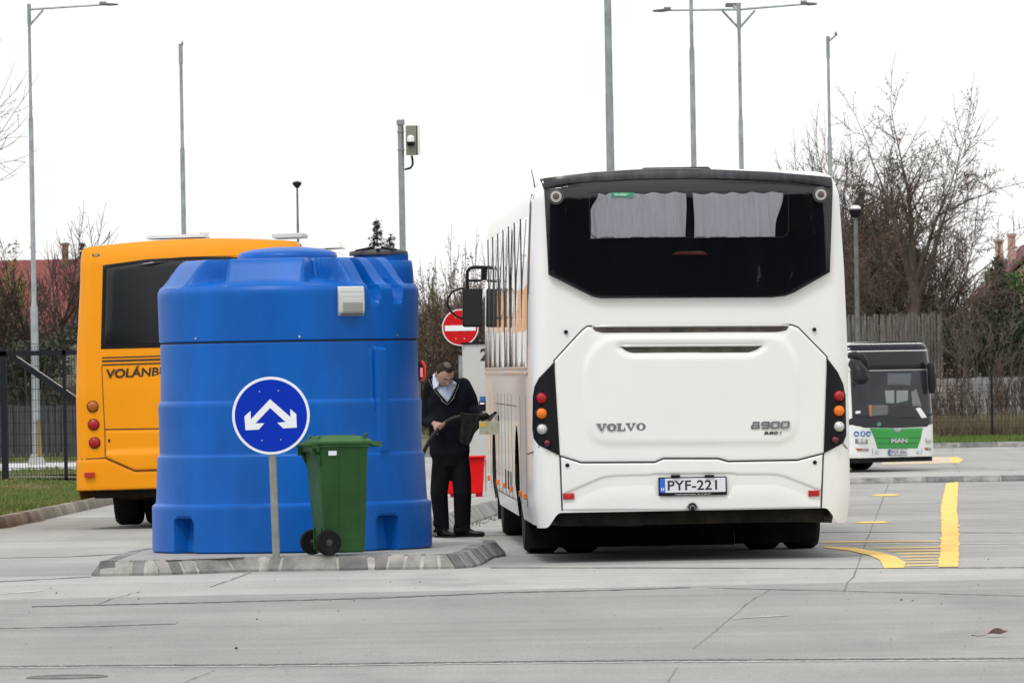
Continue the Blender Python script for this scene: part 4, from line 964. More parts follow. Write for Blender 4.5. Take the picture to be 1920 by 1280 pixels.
# seen through the windscreen
for pts, m, nm in ((PG((385, 455), (475, 455), (472, 572), (400, 572)), (.22, .25, .25), 'window_behind'), (PG((495, 455), (612, 455), (600, 570), (498, 572)), (.20, .23, .23), 'window_behind'), (PG((410, 300), (640, 300), (625, 408), (412, 405)), (.09, .10, .115), 'sun_blind'), (PG((232, 590), (258, 585), (256, 692), (238, 690)), (.55, .16, .03), 'ticket_machine'), (PG((255, 590), (415, 590), (410, 680), (255, 690)), (.11, .11, .11), 'driver_door'), (PG((640, 470), (690, 440), (740, 600), (650, 600)), (.15, .17, .17), 'side_light')):
    p_ = pts[::-1]; panel(p_, fG, .007, .001, step=.05).build(nm, mat('inside_' + nm, m, .12), GB)
panel(PG((415, 690), (440, 640), (560, 590), (650, 598), (720, 650), (740, 715), (420, 712))[::-1], fG, .008, .001, step=.04).build('dashboard_hump', mat('dash_black', (.012, .012, .013), .25), GB)
panel(PG((676, 620), (728, 612), (792, 705), (735, 710))[::-1], fG, .010, .001, step=.04).build('paper_notice', M_signwhite, GB)
panel(PG((105, 645), (148, 640), (148, 664), (107, 668))[::-1], fG, .010, .001, step=.04).build('windscreen_sticker', M_signwhite, GB)
dsh = [(-hwG(1.3), zz_(700)), (-hwG(1.3), zz_(760)), (-.95, zz_(790)), (0, zz_(800)), (.9, zz_(795)), (hwG(1.3) * .98, zz_(762)), (hwG(1.3), zz_(690))]
panel([(x * .985, z) for x, z in dsh], fG, .008, .03, bev=.006, step=.06).build('scuttle_panel', M_gloss, GB)
panel(PG((326, 740), (350, 765), (326, 788), (304, 765))[::-1], fG, .012, .002, step=.03).build('gas_diamond', mat('diamond_green', (.08, .25, .18), .4), GB)
M_green = mat('green_panel', (.022, .30, .045), .3, coat=.4)
gp = PG((240, 800), (455, 802), (500, 838), (548, 804), (750, 800), (728, 900), (697, 988), (315, 990), (285, 890))
panel(gp[::-1], fG, .010, .03, bev=.006, step=.05, vert=True).build('green_grille', M_green, GB)
for y in (893, 943): ribbon(PG((285 + (y - 893) * .5, y), (440, y)), .012, fG, .013).build('grille_slot', M_seam, GB); ribbon(PG((585, y), (718 - (y - 893) * .3, y)), .012, fG, .013).build('grille_slot', M_seam, GB)
panel(PG((455, 800), (548, 802), (520, 838), (490, 838))[::-1], fG, .018, .01, bev=.004, step=.03).build('badge', mat('badge_silver', (.42, .43, .48), .3, metal=.5), GB)
a = PG((430, 936), (580, 934)); text_obj('maker_lettering', 'MAN', M_chrome, GB, (a[0][0], fG(.0, a[0][1]) - .028, a[0][1]), .125, 1.75, .006, .006)
for cx, tilt in ((115, 0), (174, 0), (222, 0)):
    x, z = PG((cx, 852))[0]; y = fG(x, z); dy_ = (fG(x + .02, z) - fG(x - .02, z)) / .04
    q = Matrix.Translation((x, y - .010, z)) @ Matrix.Rotation(math.atan(dy_), 4, 'Z') @ Matrix.Rotation(R(90), 4, 'X') 
    s_ = MB().lathe([(.062, 0), (.062, .003), (.01, .004)], 24, q).build('round_sticker', mat('sticker_blue', (.02, .12, .42), .4), GB)
    MB().prism([(-.022, -.034), (.022, -.034), (.03, .012), (0, .04), (-.03, .012)] if cx == 174 else [(-.035, -.02), (.03, -.03), (.038, .0), (-.02, .022)], 0, .002, lambda a_, b_, c_: (q @ Vector((a_, c_, .0055 - b_)))).build('sticker_figure', M_signwhite, s_)
for a, b in (((100, 897), (218, 945)), ((776, 897), (828, 940))):
    p_ = PG(a, (b[0], a[1] + 4), b, (a[0] + 4, b[1] - 4)); h_ = panel(p_[::-1], fG, .012, .02, bev=.004, step=.03).build('headlight', mat('lamp_grey', (.22, .22, .22), .2, metal=.4), GB)
    for k in ((.33, .70) if b[0] < 400 else (.35, .75)):
        x, z = PG((a[0] + (b[0] - a[0]) * k, (a[1] + b[1]) / 2))[0]; dy_ = (fG(x + .02, z) - fG(x - .02, z)) / .04
        q = Matrix.Translation((x, fG(x, z) - .016, z)) @ Matrix.Rotation(math.atan(dy_), 4, 'Z') @ Matrix.Rotation(R(90), 4, 'X'); MB().lathe([(.055, 0), (.05, .015), (.02, .024), (.002, .025)], 20, q).build('lens', M_clear, h_)
for a, m, b in (((104, 985), (158, 985), (226, 1010)), ((762, 982), (800, 982), (830, 1008))):
    panel(PG((a[0], a[1]), (m[0], a[1]), (m[0], b[1]), (a[0] + 18, b[1]))[::-1], fG, .012, .02, step=.04).build('turn_lamp', M_amb2, GB)
    panel(PG((m[0], a[1]), (b[0], a[1] + 2), (b[0], b[1]), (m[0], b[1]))[::-1], fG, .0125, .02, step=.04).build('position_lamp', mat('grey_lens', (.25, .25, .25), .2), GB)
ribbon(PG((262, 988), (274, 1050)), .010, fG, .004).build('bumper_gap', M_seam, GB); ribbon(PG((742, 988), (728, 1050)), .010, fG, .004).build('bumper_gap', M_seam, GB)
for cx in (308, 698):
    x, z = PG((cx, 1022))[0]; q = Matrix.Translation((x, fG(x, z) - .004, z)) @ Matrix.Rotation(R(90), 4, 'X'); MB().lathe([(.05, 0), (.045, .012), (.02, .016), (.002, .016)], 20, q).build('fog_lamp', M_clear, GB)
x, z = PG((505, 1024))[0]; plate(GB, x, z, fG(x, z) - .03, 'PGF-006', small=False)
MB().box((.0, .35, .27), (2.2, .5, .10)).build('front_spoiler', M_black, GB)
make_tyre('wheel', GB, (-1.08, 2.7, .48), .48, .28); make_tyre('wheel', GB, (1.08, 2.7, .48), .48, .28)
for sx in (-1, 1): make_tyre('wheel', GB, (sx * 1.05, 8.6, .48), .48, .5)
GM = (Matrix.Translation(GB.location) @ Matrix.Rotation(TH, 4, 'Z')).inverted()
def LGp(cx, cy, D): return GM @ W(1580 + cx / 4.922, 640 + cy / 4.922, D)
MB().tube([LGp(60, 130, 158.2), LGp(110, 128, 158), LGp(160, 150, 157.9), LGp(195, 200, 157.9), LGp(202, 260, 157.9), LGp(190, 310, 157.9)], [.07, .10, .12, .12, .11, .10], 12).build('mirror_arm', M_black, GB)
MB().tube([LGp(80, 200, 157.8), LGp(120, 220, 157.7), LGp(155, 290, 157.6), LGp(165, 350, 157.6), LGp(168, 395, 157.6)], [.10, .15, .20, .22, .10], 14).build('mirror', mat('mirror_shell', (.012, .013, .016), .45, spec=.2), GB)
MB().tube([LGp(800, 195, 159.6), LGp(815, 230, 159.6), LGp(822, 330, 159.6), LGp(826, 430, 159.6), LGp(824, 480, 159.6)], [.05, .085, .095, .09, .06], 12).build('mirror', mat('mirror_shell2', (.012, .013, .016), .45, spec=.2), GB)
for i in range(6): MB().box((-1.247, 1.9 + i * 1.6, 1.85), (.02, 1.5, 1.1)).build('side_window', M_side, GB)

# ================================================================== BLUE TANK
IZ = 0.115
TC = W(548, 1000, 57.0); TC.z = IZ
TK = empty('storage_tank', TC, 'big blue round plastic tank standing on the concrete island', 'tank')
prof = [(0.0, 1.115), (0.012, 1.132), (.36, 1.130), (.374, 1.126), (.386, 1.108), (.395, 1.098), (.45, 1.094), (.74, 1.082), (.765, 1.080), (.778, 1.066), (.786, 1.062), (1.0, 1.062), (1.18, 1.066), (1.195, 1.062), (1.207, 1.050), (1.215, 1.046), (1.45, 1.042), (1.66, 1.041), (1.672, 1.039)]
def tank_r(th, z):
    r = interp(prof, z)
    for c_ in (-48.6, 44.4):                                     # fork pockets
        d = (math.degrees(th) - c_ + 180) % 360 - 180
        hwid = 5.4; t = smooth(hwid + .6, hwid - .6, abs(d)) * smooth(.285, .262, z + (.0 if abs(d) < 4 else (abs(d) - 4) * .012)); r -= .13 * t * (.75 + .25 * smooth(0, .2, z))
    d = (math.degrees(th) - 45.0 + 180) % 360 - 180              # moulded channel
    t = smooth(3.1, 2.4, abs(d)) * smooth(1.63, 1.60, z) * smooth(.74, .80, z); r = r * (1 - t) + max(r, 1.092) * t
    t = smooth(1.1, .7, abs(d + 4.2)) * smooth(1.62, 1.59, z) * smooth(1.1, 1.2, z); r += .010 * t
    return r
mb = MB(); zs_ = sorted(set([z for z, _ in prof] + [i * .02 for i in range(1, 84)] + [.262, .27, .28, 1.60, 1.61, 1.62, 1.63])); rows = []
NT = 420
for z in zs_: rows.append([Vector((tank_r(t, z) * math.sin(t), -tank_r(t, z) * math.cos(t), z)) for t in [2 * math.pi * i / NT for i in range(NT)]])
mb.grid(rows, close=True).build('wall', M_blue, TK, sm=30)
# lid section: wall above the seam, rim, sloping shoulder with raised blocks
def cone_z(r): return 2.118 + (1.05 - r) * .22 if r > .42 else 2.118 + .63 * .22 + (.42 - r) * .05
def shoulder(th, r):
    z = cone_z(r)
    for k in range(6):
        a = R(-10 + 60 * k); d = r * math.cos(th - a); wv = r * math.sin(th - a)
        if d <= 0.2: continue
        flat_ = smooth(.355, .315, abs(wv) + (d - .5) * .05); ramp_ = smooth(1.01, .76, d) if k else smooth(.965, .80, d)
        z = max(z, z + (2.345 - z) * flat_ * ramp_)
    return z
mb = MB(); rows = []
def lid_r(th, z):
    r = interp([(1.684, 1.034), (1.692, 1.048), (1.75, 1.050), (2.06, 1.056), (2.088, 1.054), (2.104, 1.046)], z)
    for c_, hw_ in ((42.8, 3.6), (58.5, 4.2)):
        d = (math.degrees(th) - c_ + 180) % 360 - 180; q = smooth(1.97, 2.10, z)
        t = smooth(hw_, hw_ - 1.2, abs(d) + (1 - q) * 0.9) * smooth(1.965, 1.985, z); r -= .030 * t + .11 * t * q
    return r
for z in [1.684, 1.688, 1.692, 1.70, 1.75, 1.80, 1.85, 1.9, 1.94, 1.96, 1.97, 1.98, 2.0, 2.02, 2.04, 2.06, 2.075, 2.088, 2.098, 2.104]: rows.append([Vector((lid_r(t, z) * math.sin(t), -lid_r(t, z) * math.cos(t), z)) for t in [2 * math.pi * i / NT for i in range(NT)]])
for r in [1.036, 1.02, 1.0, .98, .96, .94, .92, .9, .88, .86, .84, .82, .8, .78, .76, .74, .7, .66, .6, .54, .48, .42, .38, .3, .2, .05]:
    row = []
    for i in range(NT):
        t = 2 * math.pi * i / NT; rr = min(r, lid_r(t, 2.104) - (1.046 - r) * .9); z = shoulder(t, r); row.append(Vector((rr * math.sin(t), -rr * math.cos(t), max(2.106, z))))
    rows.append(row)
mb.grid(rows, close=True).build('cover', M_blue, TK, sm=40)
MB().lathe([(1.02, 1.665), (1.030, 1.672), (1.030, 1.690), (1.02, 1.70)], 96).build('seam_gap', M_seam, TK)
MB().lathe([(.405, 2.24), (.402, 2.365), (.395, 2.392), (.36, 2.410), (.28, 2.428), (.12, 2.445), (.01, 2.448)], 64).build('top_dome', M_blue, TK, sm=50)
nk = MB().lathe([(.265, 2.13), (.258, 2.24), (.250, 2.312), (.242, 2.322), (.222, 2.324), (.222, 2.372), (.20, 2.376)], 56, Matrix.Translation((.755, .12, 0))).build('manhole_neck', M_blue, TK, sm=35)
ld = MB().lathe([(.234, 2.366), (.238, 2.37), (.238, 2.392), (.230, 2.402), (.12, 2.425), (.02, 2.432)], 48, Matrix.Translation((.735, .12, 0))).build('manhole_lid', mat('black_lid', (.035, .036, .04), .45), nk)
MB().box((.735, -.02, 2.424), (.04, .24, .012)).build('lid_ridge', M_white2, ld, bevel=.003)
for dx in (-.18, .0, .15): MB().tube([(.735 + dx * .2, -.02, 2.43), (.735 + dx, -.105, 2.405)], [.012, .008], 6).build('lid_rib', M_black, ld)
for px in (380, 572, 750):
    t = math.asin((px - 545) / 231.6 / 1.045); MB().lathe([(.010, 0), (.009, .006), (.002, .008)], 12, Matrix.Translation((1.05 * math.sin(t), -1.05 * math.cos(t), 1.712)) @ Matrix.Rotation(t, 4, 'Z') @ Matrix.Rotation(R(90), 4, 'X')).build('bolt', M_chrome, TK)
# vent cowl
t = R(29.7); vm = Matrix.Translation((1.05 * math.sin(t), -1.05 * math.cos(t), 1.99)) @ Matrix.Rotation(t * .55, 4, 'Z')
M_vent = mat('vent_plastic', (.50, .52, .50), .45)
def vt_(x, y, z): return vm @ Vector((x, y, z))
vb = MB(); hwv = .107
sec_ = [(-.03, .118), (-.045, .118), (-.062, .06), (-.066, -.02), (-.058, -.09), (-.02, -.118), (.03, -.118), (.03, .118)]
n_ = len(sec_); vb.add([vt_(-hwv * (1 if i else 1), y, z) for i, (y, z) in enumerate(sec_)] + [vt_(hwv, y, z) for y, z in sec_], [tuple(range(n_)), tuple(range(2 * n_ - 1, n_ - 1, -1))] + [(i, i + n_, (i + 1) % n_ + n_, (i + 1) % n_) for i in range(n_)])
v_ = vb.build('vent_cowl', M_vent, TK, bevel=.010)
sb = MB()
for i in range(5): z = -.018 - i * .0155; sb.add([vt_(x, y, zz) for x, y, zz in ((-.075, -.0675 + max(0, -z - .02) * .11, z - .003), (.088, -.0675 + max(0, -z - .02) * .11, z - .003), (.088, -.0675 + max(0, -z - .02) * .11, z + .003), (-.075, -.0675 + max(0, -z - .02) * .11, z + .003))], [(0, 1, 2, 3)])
sb.build('louvre_shade', mat('louvre_shadow', (.10, .10, .10), .8), v_, sm=0)  # flat dark strips, the shade between the slats as colour
lb = MB(); lb.add([vt_(x, y, zz) for x, y, zz in ((-.080, -.0595, -.0935), (.088, -.0595, -.0935), (.096, -.026, -.116), (-.088, -.026, -.116))], [(0, 1, 2, 3)]); lb.build('outlet_mesh', mat('outlet_grey', (.20, .21, .21), .8, var=.5, vs=200), v_, sm=0)
sb2 = MB()
for z in (.035, .075): sb2.add([vt_(x, y, zz) for x, y, zz in ((-.098, -.0650 + (z - .0) * .045, z - .0015), (.098, -.0650 + z * .045, z - .0015), (.098, -.0650 + z * .045, z + .0015), (-.098, -.0650 + z * .045, z + .0015))], [(0, 1, 2, 3)])
sb2.build('cowl_groove', mat('groove_grey', (.34, .35, .34), .7), v_, sm=0)

# ================================================================== ROUND BLUE SIGN
sp = W(518, 1041, 54.35); sp.z = IZ
SG = empty('traffic_sign', sp, 'round blue sign with a white forked arrow on a grey post before the tank', 'road sign')
cz = W(508, 779, 54.35); rS = 72.5 / F * 54.35; dx0 = cz.x - sp.x; dz0 = cz.z - IZ
MB().tube([(0, .03, 0), (dx0 * .5, .03, dz0 * .5), (dx0 * 1.08, .03, dz0 * 1.08)], .0295, 20).build('post', mat('post_grey', (.23, .235, .225), .45, metal=.35, var=.2, vs=8), SG)
q = Matrix.Translation((dx0, 0, dz0)) @ Matrix.Rotation(R(1.0), 4, 'Y') @ Matrix.Rotation(R(90), 4, 'X')
dsc = MB().lathe([(rS, -.012), (rS + .002, -.006), (rS, .004), (rS * .999, .005), (.01, .005)], 72, q).build('sign_plate', M_signwhite, SG)
MB().lathe([(rS * .935, .005), (rS * .934, .0065), (.01, .0065)], 72, q).build('blue_field', M_signblue, dsc)
def sgp(cx, cy):       # crop 4 pixels -> sign plane
    x, y = 280 + cx / 3.121, 690 + cy / 3.121; return ((x - 508) / F * 54.35, -(y - 779) / F * 54.35)
arrow = [(708, 181), (826, 287), (825, 240), (860, 270), (862, 349), (783, 353), (748, 319), (797, 316), (708, 232), (620, 321), (672, 321), (640, 357), (561, 360), (557, 279), (593, 248), (594, 297)]
MB().prism([sgp(*p) for p in arrow], -.0085, -.0072, lambda a, y, b: Vector((dx0 + a, y, dz0 + b))).build('arrow', M_signwhite, dsc, sm=0)
for p in ((648, 136), (758, 133), (657, 423), (767, 419)):
    a, b = sgp(*p); MB().lathe([(.0062, 0), (.005, .003), (.001, .004)], 10, Matrix.Translation((dx0 + a, -.0068, dz0 + b)) @ Matrix.Rotation(R(90), 4, 'X')).build('rivet', M_chrome, dsc)

# ================================================================== GREEN WHEELIE BIN
bpz = W(640, 1037, 55.0); BN = empty('wheelie_bin', (bpz.x, 55.05, IZ), 'green wheeled rubbish bin standing against the blue tank', 'wheelie bin', rot=(0, R(1.0) * 0, R(20)))
rows = []
for z, xl, xr, yh in [(.02, -.20, .175, .165), (.03, -.205, .18, .175), (.10, -.215, .185, .18), (.20, -.225, .19, .185), (.5, -.25, .20, .205), (.78, -.27, .21, .222), (.80, -.275, .21, .225), (.84, -.278, .215, .228), (.845, -.285, .235, .24), (.865, -.285, .235, .24)]:
    pl = round_poly([(xl, -yh), (xr, -yh), (xr, yh), (xl, yh)], .055, 5); rows.append([Vector((x, y, z)) for x, y in pl])
mb = MB(); mb.grid(rows, close=True); nn_ = len(rows[0]); mb.f.append(list(range(nn_))[::-1]); mb.f.append([(len(rows) - 1) * nn_ + i for i in range(nn_)])
for (x, w_) in ((-.0, .16), (.13, .04)): mb.box((x, -.200, .47), (w_, .012, .70), m=Matrix.Rotation(R(3.6), 3, 'X'))
mb.build('body', M_bin, BN, sm=35)
MB().box((-.285, 0, .83), (.04, .44, .05)).build('rear_rib', M_bin, BN, bevel=.01)
# lid: rim, gentle dome, front lip
def rp(xl, xr, yh, z, r=.05): return [Vector((x, y, z)) for x, y in round_poly([(xl, -yh), (xr, -yh), (xr, yh), (xl, yh)], r, 5)]
mb = MB(); rr_ = [rp(-.29, .255, .245, .868), rp(-.292, .258, .248, .875), rp(-.292, .258, .248, .888), rp(-.26, .225, .215, .905), rp(-.22, .16, .18, .928), rp(-.18, .09, .12, .935), rp(-.1, .02, .05, .937)]
mb.grid(rr_, close=True); n_ = len(rr_[0]); mb.f.append([(len(rr_) - 1) * n_ + i for i in range(n_)]); mb.f.append(list(range(n_))[::-1])
mb.add([Vector(v) for v in ((.20, -.245, .870), (.335, -.235, .838), (.338, .235, .838), (.20, .245, .870), (.20, -.245, .886), (.335, -.235, .882), (.338, .235, .882), (.20, .245, .886))], [(0, 3, 2, 1), (4, 5, 6, 7), (0, 1, 5, 4), (1, 2, 6, 5), (2, 3, 7, 6), (3, 0, 4, 7)])
for s_ in (-1, 1): mb.tube([(-.27, s_ * .13, .88), (-.25, s_ * .13, .925), (-.19, s_ * .13, .905)], .016, 8)
lidb = mb.build('lid', M_lid, BN, sm=35)
MB().tube([(.17, -.20, .905), (.175, -.20, .93), (.20, -.20, .94)], .017, 8).build('lid_grip', M_bin, lidb)
hb = MB(); hb.tube([(-.285, -.20, .86), (-.36, -.19, .865), (-.385, -.12, .868), (-.385, .12, .868), (-.36, .19, .865), (-.285, .20, .86)], .017, 10)
for s_ in (-1, 1): hb.box((-.30, s_ * .20, .83), (.09, .02, .10)); hb.prism([(-.26, .70), (-.35, .84), (-.26, .85)], s_ * .20 - .01, s_ * .20 + .01)
hb.build('handle', M_bin, BN, bevel=.004)
MB().tube([(-.205, -.24, .105), (-.205, .24, .105)], .011, 10).build('axle', M_steel, BN)
for s_ in (-1, 1): MB().box((-.225, s_ * .10, .13), (.022, .02, .17)).build('axle_bracket', M_bin, BN)
for s_ in (-1, 1):
    m_ = Matrix.Translation((-.205, s_ * .232, .102)) @ Matrix.Rotation(R(90), 4, 'X')
    wh = MB().lathe([(.062, -.022), (.09, -.025), (.098, -.018), (.1005, -.006), (.1005, .006), (.098, .018), (.09, .025), (.062, .022)], 36, m_).build('wheel', M_rubber, BN)
    hub = MB().lathe([(.062, -.012), (.05, -.014), (.03, -.02), (.02, -.024), (.002, -.024), (.002, .024), (.02, .024), (.03, .02), (.05, .014), (.062, .012)], 28, m_)
    for k in range(6): hub.box(m_ @ Vector((.042 * math.cos(k * 1.047), .042 * math.sin(k * 1.047), 0)), (.04, .042, .010), m=(m_.to_3x3() @ Matrix.Rotation(k * 1.047, 3, 'Z')))
    hub.build('hub', mat('hub_black', (.03, .03, .032), .5), wh)
for o_ in list(BN.children):
    if o_.name.split('.')[0] in ('body', 'lid', 'handle', 'rear_rib', 'axle', 'axle_bracket'): o_.scale = (.84, .86, 1)
    elif o_.name.startswith('wheel'): o_.location = Vector((.205 * .16, (.232 * .14) * (1 if o_.data.vertices[0].co.y < 0 else -1), 0))
a = 0; stk = MB().add([(-.215, -.2300, .768), (-.135, -.2290, .768), (-.135, -.2315, .804), (-.215, -.2325, .804)], [(0, 1, 2, 3)]).build('paper_label', M_signwhite, BN, sm=0)
stk.scale = (.84, .86, 1); stk.location = (0.02, -.004, .012)

# ================================================================== DISPENSER ISLAND THINGS
dp = W(905, 926, 96.0); zd = road_z(96) + .138
DS = empty('fuel_dispenser', (W(905, 800, 96).x, 96.3, zd), 'tall pale grey dispenser cabinet marked 2 beside the white coach', 'fuel dispenser')
hD = 1.545 + (690 - 641) / (F / 96) - zd; x0 = W(869, 800, 96).x - DS.location.x
ca = round_poly([(x0, -.28), (x0 + .95, -.28), (x0 + .95, .28), (x0, .28)], .07, 5)
mb = MB(); rws = [[Vector((x, y, z)) for x, y in ca] for z in (0.0, .3, 1.0, hD - .015)]; mb.grid(rws, close=True); mb.f.append([3 * len(ca) + i for i in range(len(ca))]); mb.build('cabinet', M_grey, DS, sm=40)
MB().prism([(x0 - .012, hD - .015), (x0 + .96, hD - .015), (x0 + .96, hD + .012), (x0 - .012, hD + .012)], -.30, .30).build('cabinet_cap', M_black, DS)
p_ = W(900.5, 675.5, 96); text_obj('pump_number', '2', M_text, DS, (p_.x - DS.location.x, -.284, p_.z - zd), .225, .95, .006, .001)
for (xa, ya, xb, yb, m, nm) in ((900, 743, 917, 752, mat('display_blue', (.02, .10, .32), .4), 'display_header'), (898, 752, 917, 770, M_black, 'display'), (900, 754.5, 908, 757.5, M_signwhite, 'display_line')):
    a, b = W(xa, ya, 96), W(xb, yb, 96); MB().box(((a.x + b.x) / 2 - DS.location.x, -.29 - (.006 if nm == 'display_line' else 0), (a.z + b.z) / 2 - zd), (b.x - a.x, .02, a.z - b.z)).build(nm, m, DS)
a = W(862, 645, 97.5); MB().box((a.x - DS.location.x + .03, 1.2, .95), (.10, .10, 1.9)).build('side_pillar', M_galv, DS)
rb_ = W(880, 925, 92.5); zr = road_z(92.5) + .138; s_ = F / 92.5
RBx = empty('sand_box', (W(870, 925, 92.5).x, 92.5, zr), 'bright red lidded plastic box on feet beyond the man', 'grit box')
xa, xb = W(838, 925, 92.5).x - RBx.location.x, W(905.5, 925, 92.5).x - RBx.location.x; hb_ = (926 - 849) / s_
MB().prism([(xa, .045), (xb, .045), (xb + .03, hb_ - .03), (xa - .03, hb_ - .03)], -.2, .22).build('body', M_redbox, RBx, bevel=.012)
MB().prism([(xa - .04, hb_ - .03), (xb + .045, hb_ - .03), (xb + .045, hb_), (xa - .04, hb_)], -.24, .26).build('lid', M_redbox, RBx, bevel=.008)
for x_ in (xa + .09, xb - .05):
    for y_ in (-.12, .14): MB().box((x_, y_, .022), (.09, .07, .046)).build('foot', M_redbox, RBx)
MB().box((xb + .04, .03, .28), (.02, .30, .42)).build('side_panel', mat('pale_pink_plastic', (.52, .36, .36), .5, var=.3, vs=14), RBx)
# black base plate under it
# red hose reel half hidden behind the tank
hr = W(790, 695, 90); HRn = empty('hose_reel_post', (W(786, 900, 90).x, 90, road_z(90) + .138), 'black and red hose fitting just showing behind the right edge of the tank', 'hose reel')
hz = hr.z - HRn.location.z
MB().tube([(0, 0, 0), (0, 0, hz + .05)], .04, 10).build('post', M_darkgalv, HRn)
MB().tube([(.03 + .07 * math.cos(t), -.05, hz + .13 * math.sin(t)) for t in [-1.2 + i * .24 for i in range(11)]], .018, 8).build('red_rim', mat('bright_red', (.62, .02, .015), .35), HRn)
MB().lathe([(.12, -.03), (.12, .03)], 20, Matrix.Translation((.0, -.03, hz)) @ Matrix.Rotation(R(90), 4, 'X')).build('reel', M_black, HRn)
MB().box((.055, -.09, hz - .02), (.035, .02, .12)).build('pink_tag', mat('pink_tag', (.75, .22, .22), .5), HRn)
# no entry sign
DN = 117.0; nc_ = W(863, 613.8, DN); rN = 34.2 / F * DN
NE = empty('traffic_sign', (W(886.5, 900, DN).x, DN, road_z(DN)), 'round red no entry sign with a white bar, partly behind the coach mirror', 'road sign')
cx_, cz_ = nc_.x - NE.location.x, nc_.z - NE.location.z; q = Matrix.Translation((cx_, -.03, cz_)) @ Matrix.Rotation(R(90), 4, 'X')
MB().tube([(0, .03, 0), (0, .03, cz_ + .25)], .03, 10).build('post', M_galv, NE)
pl_ = MB().lathe([(rN, -.01), (rN, .004), (.01, .004)], 56, q).build('sign_plate', M_signwhite, NE)
MB().lathe([(rN * .945, .004), (rN * .945, .007), (.01, .007)], 56, q).build('red_field', M_signred, pl_)
MB().box((cx_, -.040, cz_ - .01), (rN * 1.68, .004, rN * .30)).build('white_bar', M_signwhite, pl_)
for sx, sz in ((-.25, .55), (.22, .57), (-.25, -.62), (.22, -.62)): MB().lathe([(.010, 0), (.002, .004)], 8, Matrix.Translation((cx_ + sx * rN, -.038, cz_ + sz * rN)) @ Matrix.Rotation(R(90), 4, 'X')).build('rivet', M_chrome, pl_)

# ================================================================== POLES
def lamp_pole(label, D, base, top, widths, joints, arms, mtl=M_galv, group='galvanised lamp poles', zb=None, nm='street_lamp', cat='lamp post'):
    b = W(*base, D); b.z = road_z(D) - .02 if zb is None else zb
    t = W(*top, D); H = t.z - b.z; s_ = F / D; root = empty(nm, (b.x, D, b.z), label, cat, group)
    hs_ = [0] + [W(base[0], y, D).z - b.z for y in joints] + [H]
    k = len(widths); mb = MB(); pr = []
    for i in range(k):
        r = widths[i] / 2 / s_; rn = r * .92; pr += [(r, hs_[i] + (.06 if i else 0)), (rn, hs_[i + 1] - .02)]
    mb.lathe([(pr[0][0], 0)] + pr[:], 14); mb.build('pole', mtl, root, sm=40)
    for ax, ay, kind in arms:
        e = W(ax, ay, D); ex, ez = e.x - b.x, e.z - b.z; r = 1.7 / s_
        z0 = H - .10 if kind != 'flat' else H
        L = abs(ex); sg = 1 if ex > 0 else -1
        MB().tube([(0, 0, z0), (ex * .92, 0, ez)], [r * 1.3, r], 8).box((ex * .83, 0, ez + .02 * sg * 0 + .03), (L * .06 + .03, .10, .06)).build('arm', mtl, root)
        if L > .8: MB().tube([(0, 0, z0 - .35), (sg * .30, 0, z0 - .02)], .025, 6).build('bracket', mtl, root)
        MB().prism([(ex * .80, ez - .010), (ex * .90, ez - .030), (ex, ez - .020), (ex * 1.0, ez + .005), (ex * .80, ez + .035)], -.14, .14).build('lamp_head', M_darkgalv, root, bevel=.01)
    if arms: MB().lathe([(pr[-1][0] * 1.35, H - .45), (pr[-1][0] * 1.35, H + .02)], 12).build('sleeve', mtl, root)
    return root
lamp_pole('tall grey lamp post with one long arm pointing right, at the left edge', 150, (69, 868), (60, 9), [15, 9.5, 6], [575, 222], [(221, 8, 'a')], zb=left_z(150))
lamp_pole('tall lamp post with a short head, rising behind the yellow bus', 165, (352, 860), (339, 84), [9.5, 6.5], [280], [(342.5, 82, 's')])
lamp_pole('small lantern post rising behind the yellow bus roof', 150, (566, 860), (560, 342), [5, 4], [420], [], M_darkgalv, None)
MB_ = None
lamp_pole('thick pole behind the coach, leftmost of the four, its top cut off by the picture', 100, (1155, 900), (1136, -160), [16, 14], [180], [])
lamp_pole('pole behind the coach, second from left, its top cut off by the picture', 118, (1311, 880), (1290, -140), [12, 10.5, 7], [500, 93], [])
lamp_pole('lamp post behind the coach with two long arms spread left and right', 130, (1400, 870), (1381, 8), [9.5, 6.5], [226], [(1224, 20, 'a'), (1532, 7, 'a')])
lamp_pole('slim lamp post with a short arm near the big bare tree', 150, (1566, 860), (1549, 70), [9, 5.5], [258], [(1570, 65, 's')])
o = lamp_pole('dark weathered lamp post standing before the wooden fence', 190, (1612, 850), (1604, 392), [10, 8.5], [600], [], M_darkgalv, None)
H_ = W(1604, 392, 190).z - o.location.z; MB().lathe([(.10, H_ - .22), (.16, H_ - .1), (.17, H_ - .02), (.06, H_)], 16).build('lantern', M_black, o); MB().lathe([(.12, H_ - .02), (.15, H_ + .02), (.10, H_ + .09), (.02, H_ + .1)], 16).build('lantern_cap', M_white2, o)
for o in C.objects:
    if o.name.startswith('street_lamp') and o.get('label', '').startswith('small lantern'):
        H_ = W(560, 342, 150).z - o.location.z; MB().lathe([(.03, H_ - .12), (.09, H_ - .05), (.10, H_), (.02, H_ + .03)], 14).build('lantern', M_black, o)
        break
# footing of the left pole
for o in C.objects:
    if o.get('label', '').startswith('tall grey lamp post'):
        MB().box((0, 0, .12), (.42, .42, .30), taper=.55).build('footing', M_conc2, o)
        MB().prism([(.03, .22), (.12, .22), (.09, 1.0), (.03, 1.0)], -.13, -.10).build('yellow_sleeve', mat('ochre_paint', (.22, .145, .035), .8), o)
        break
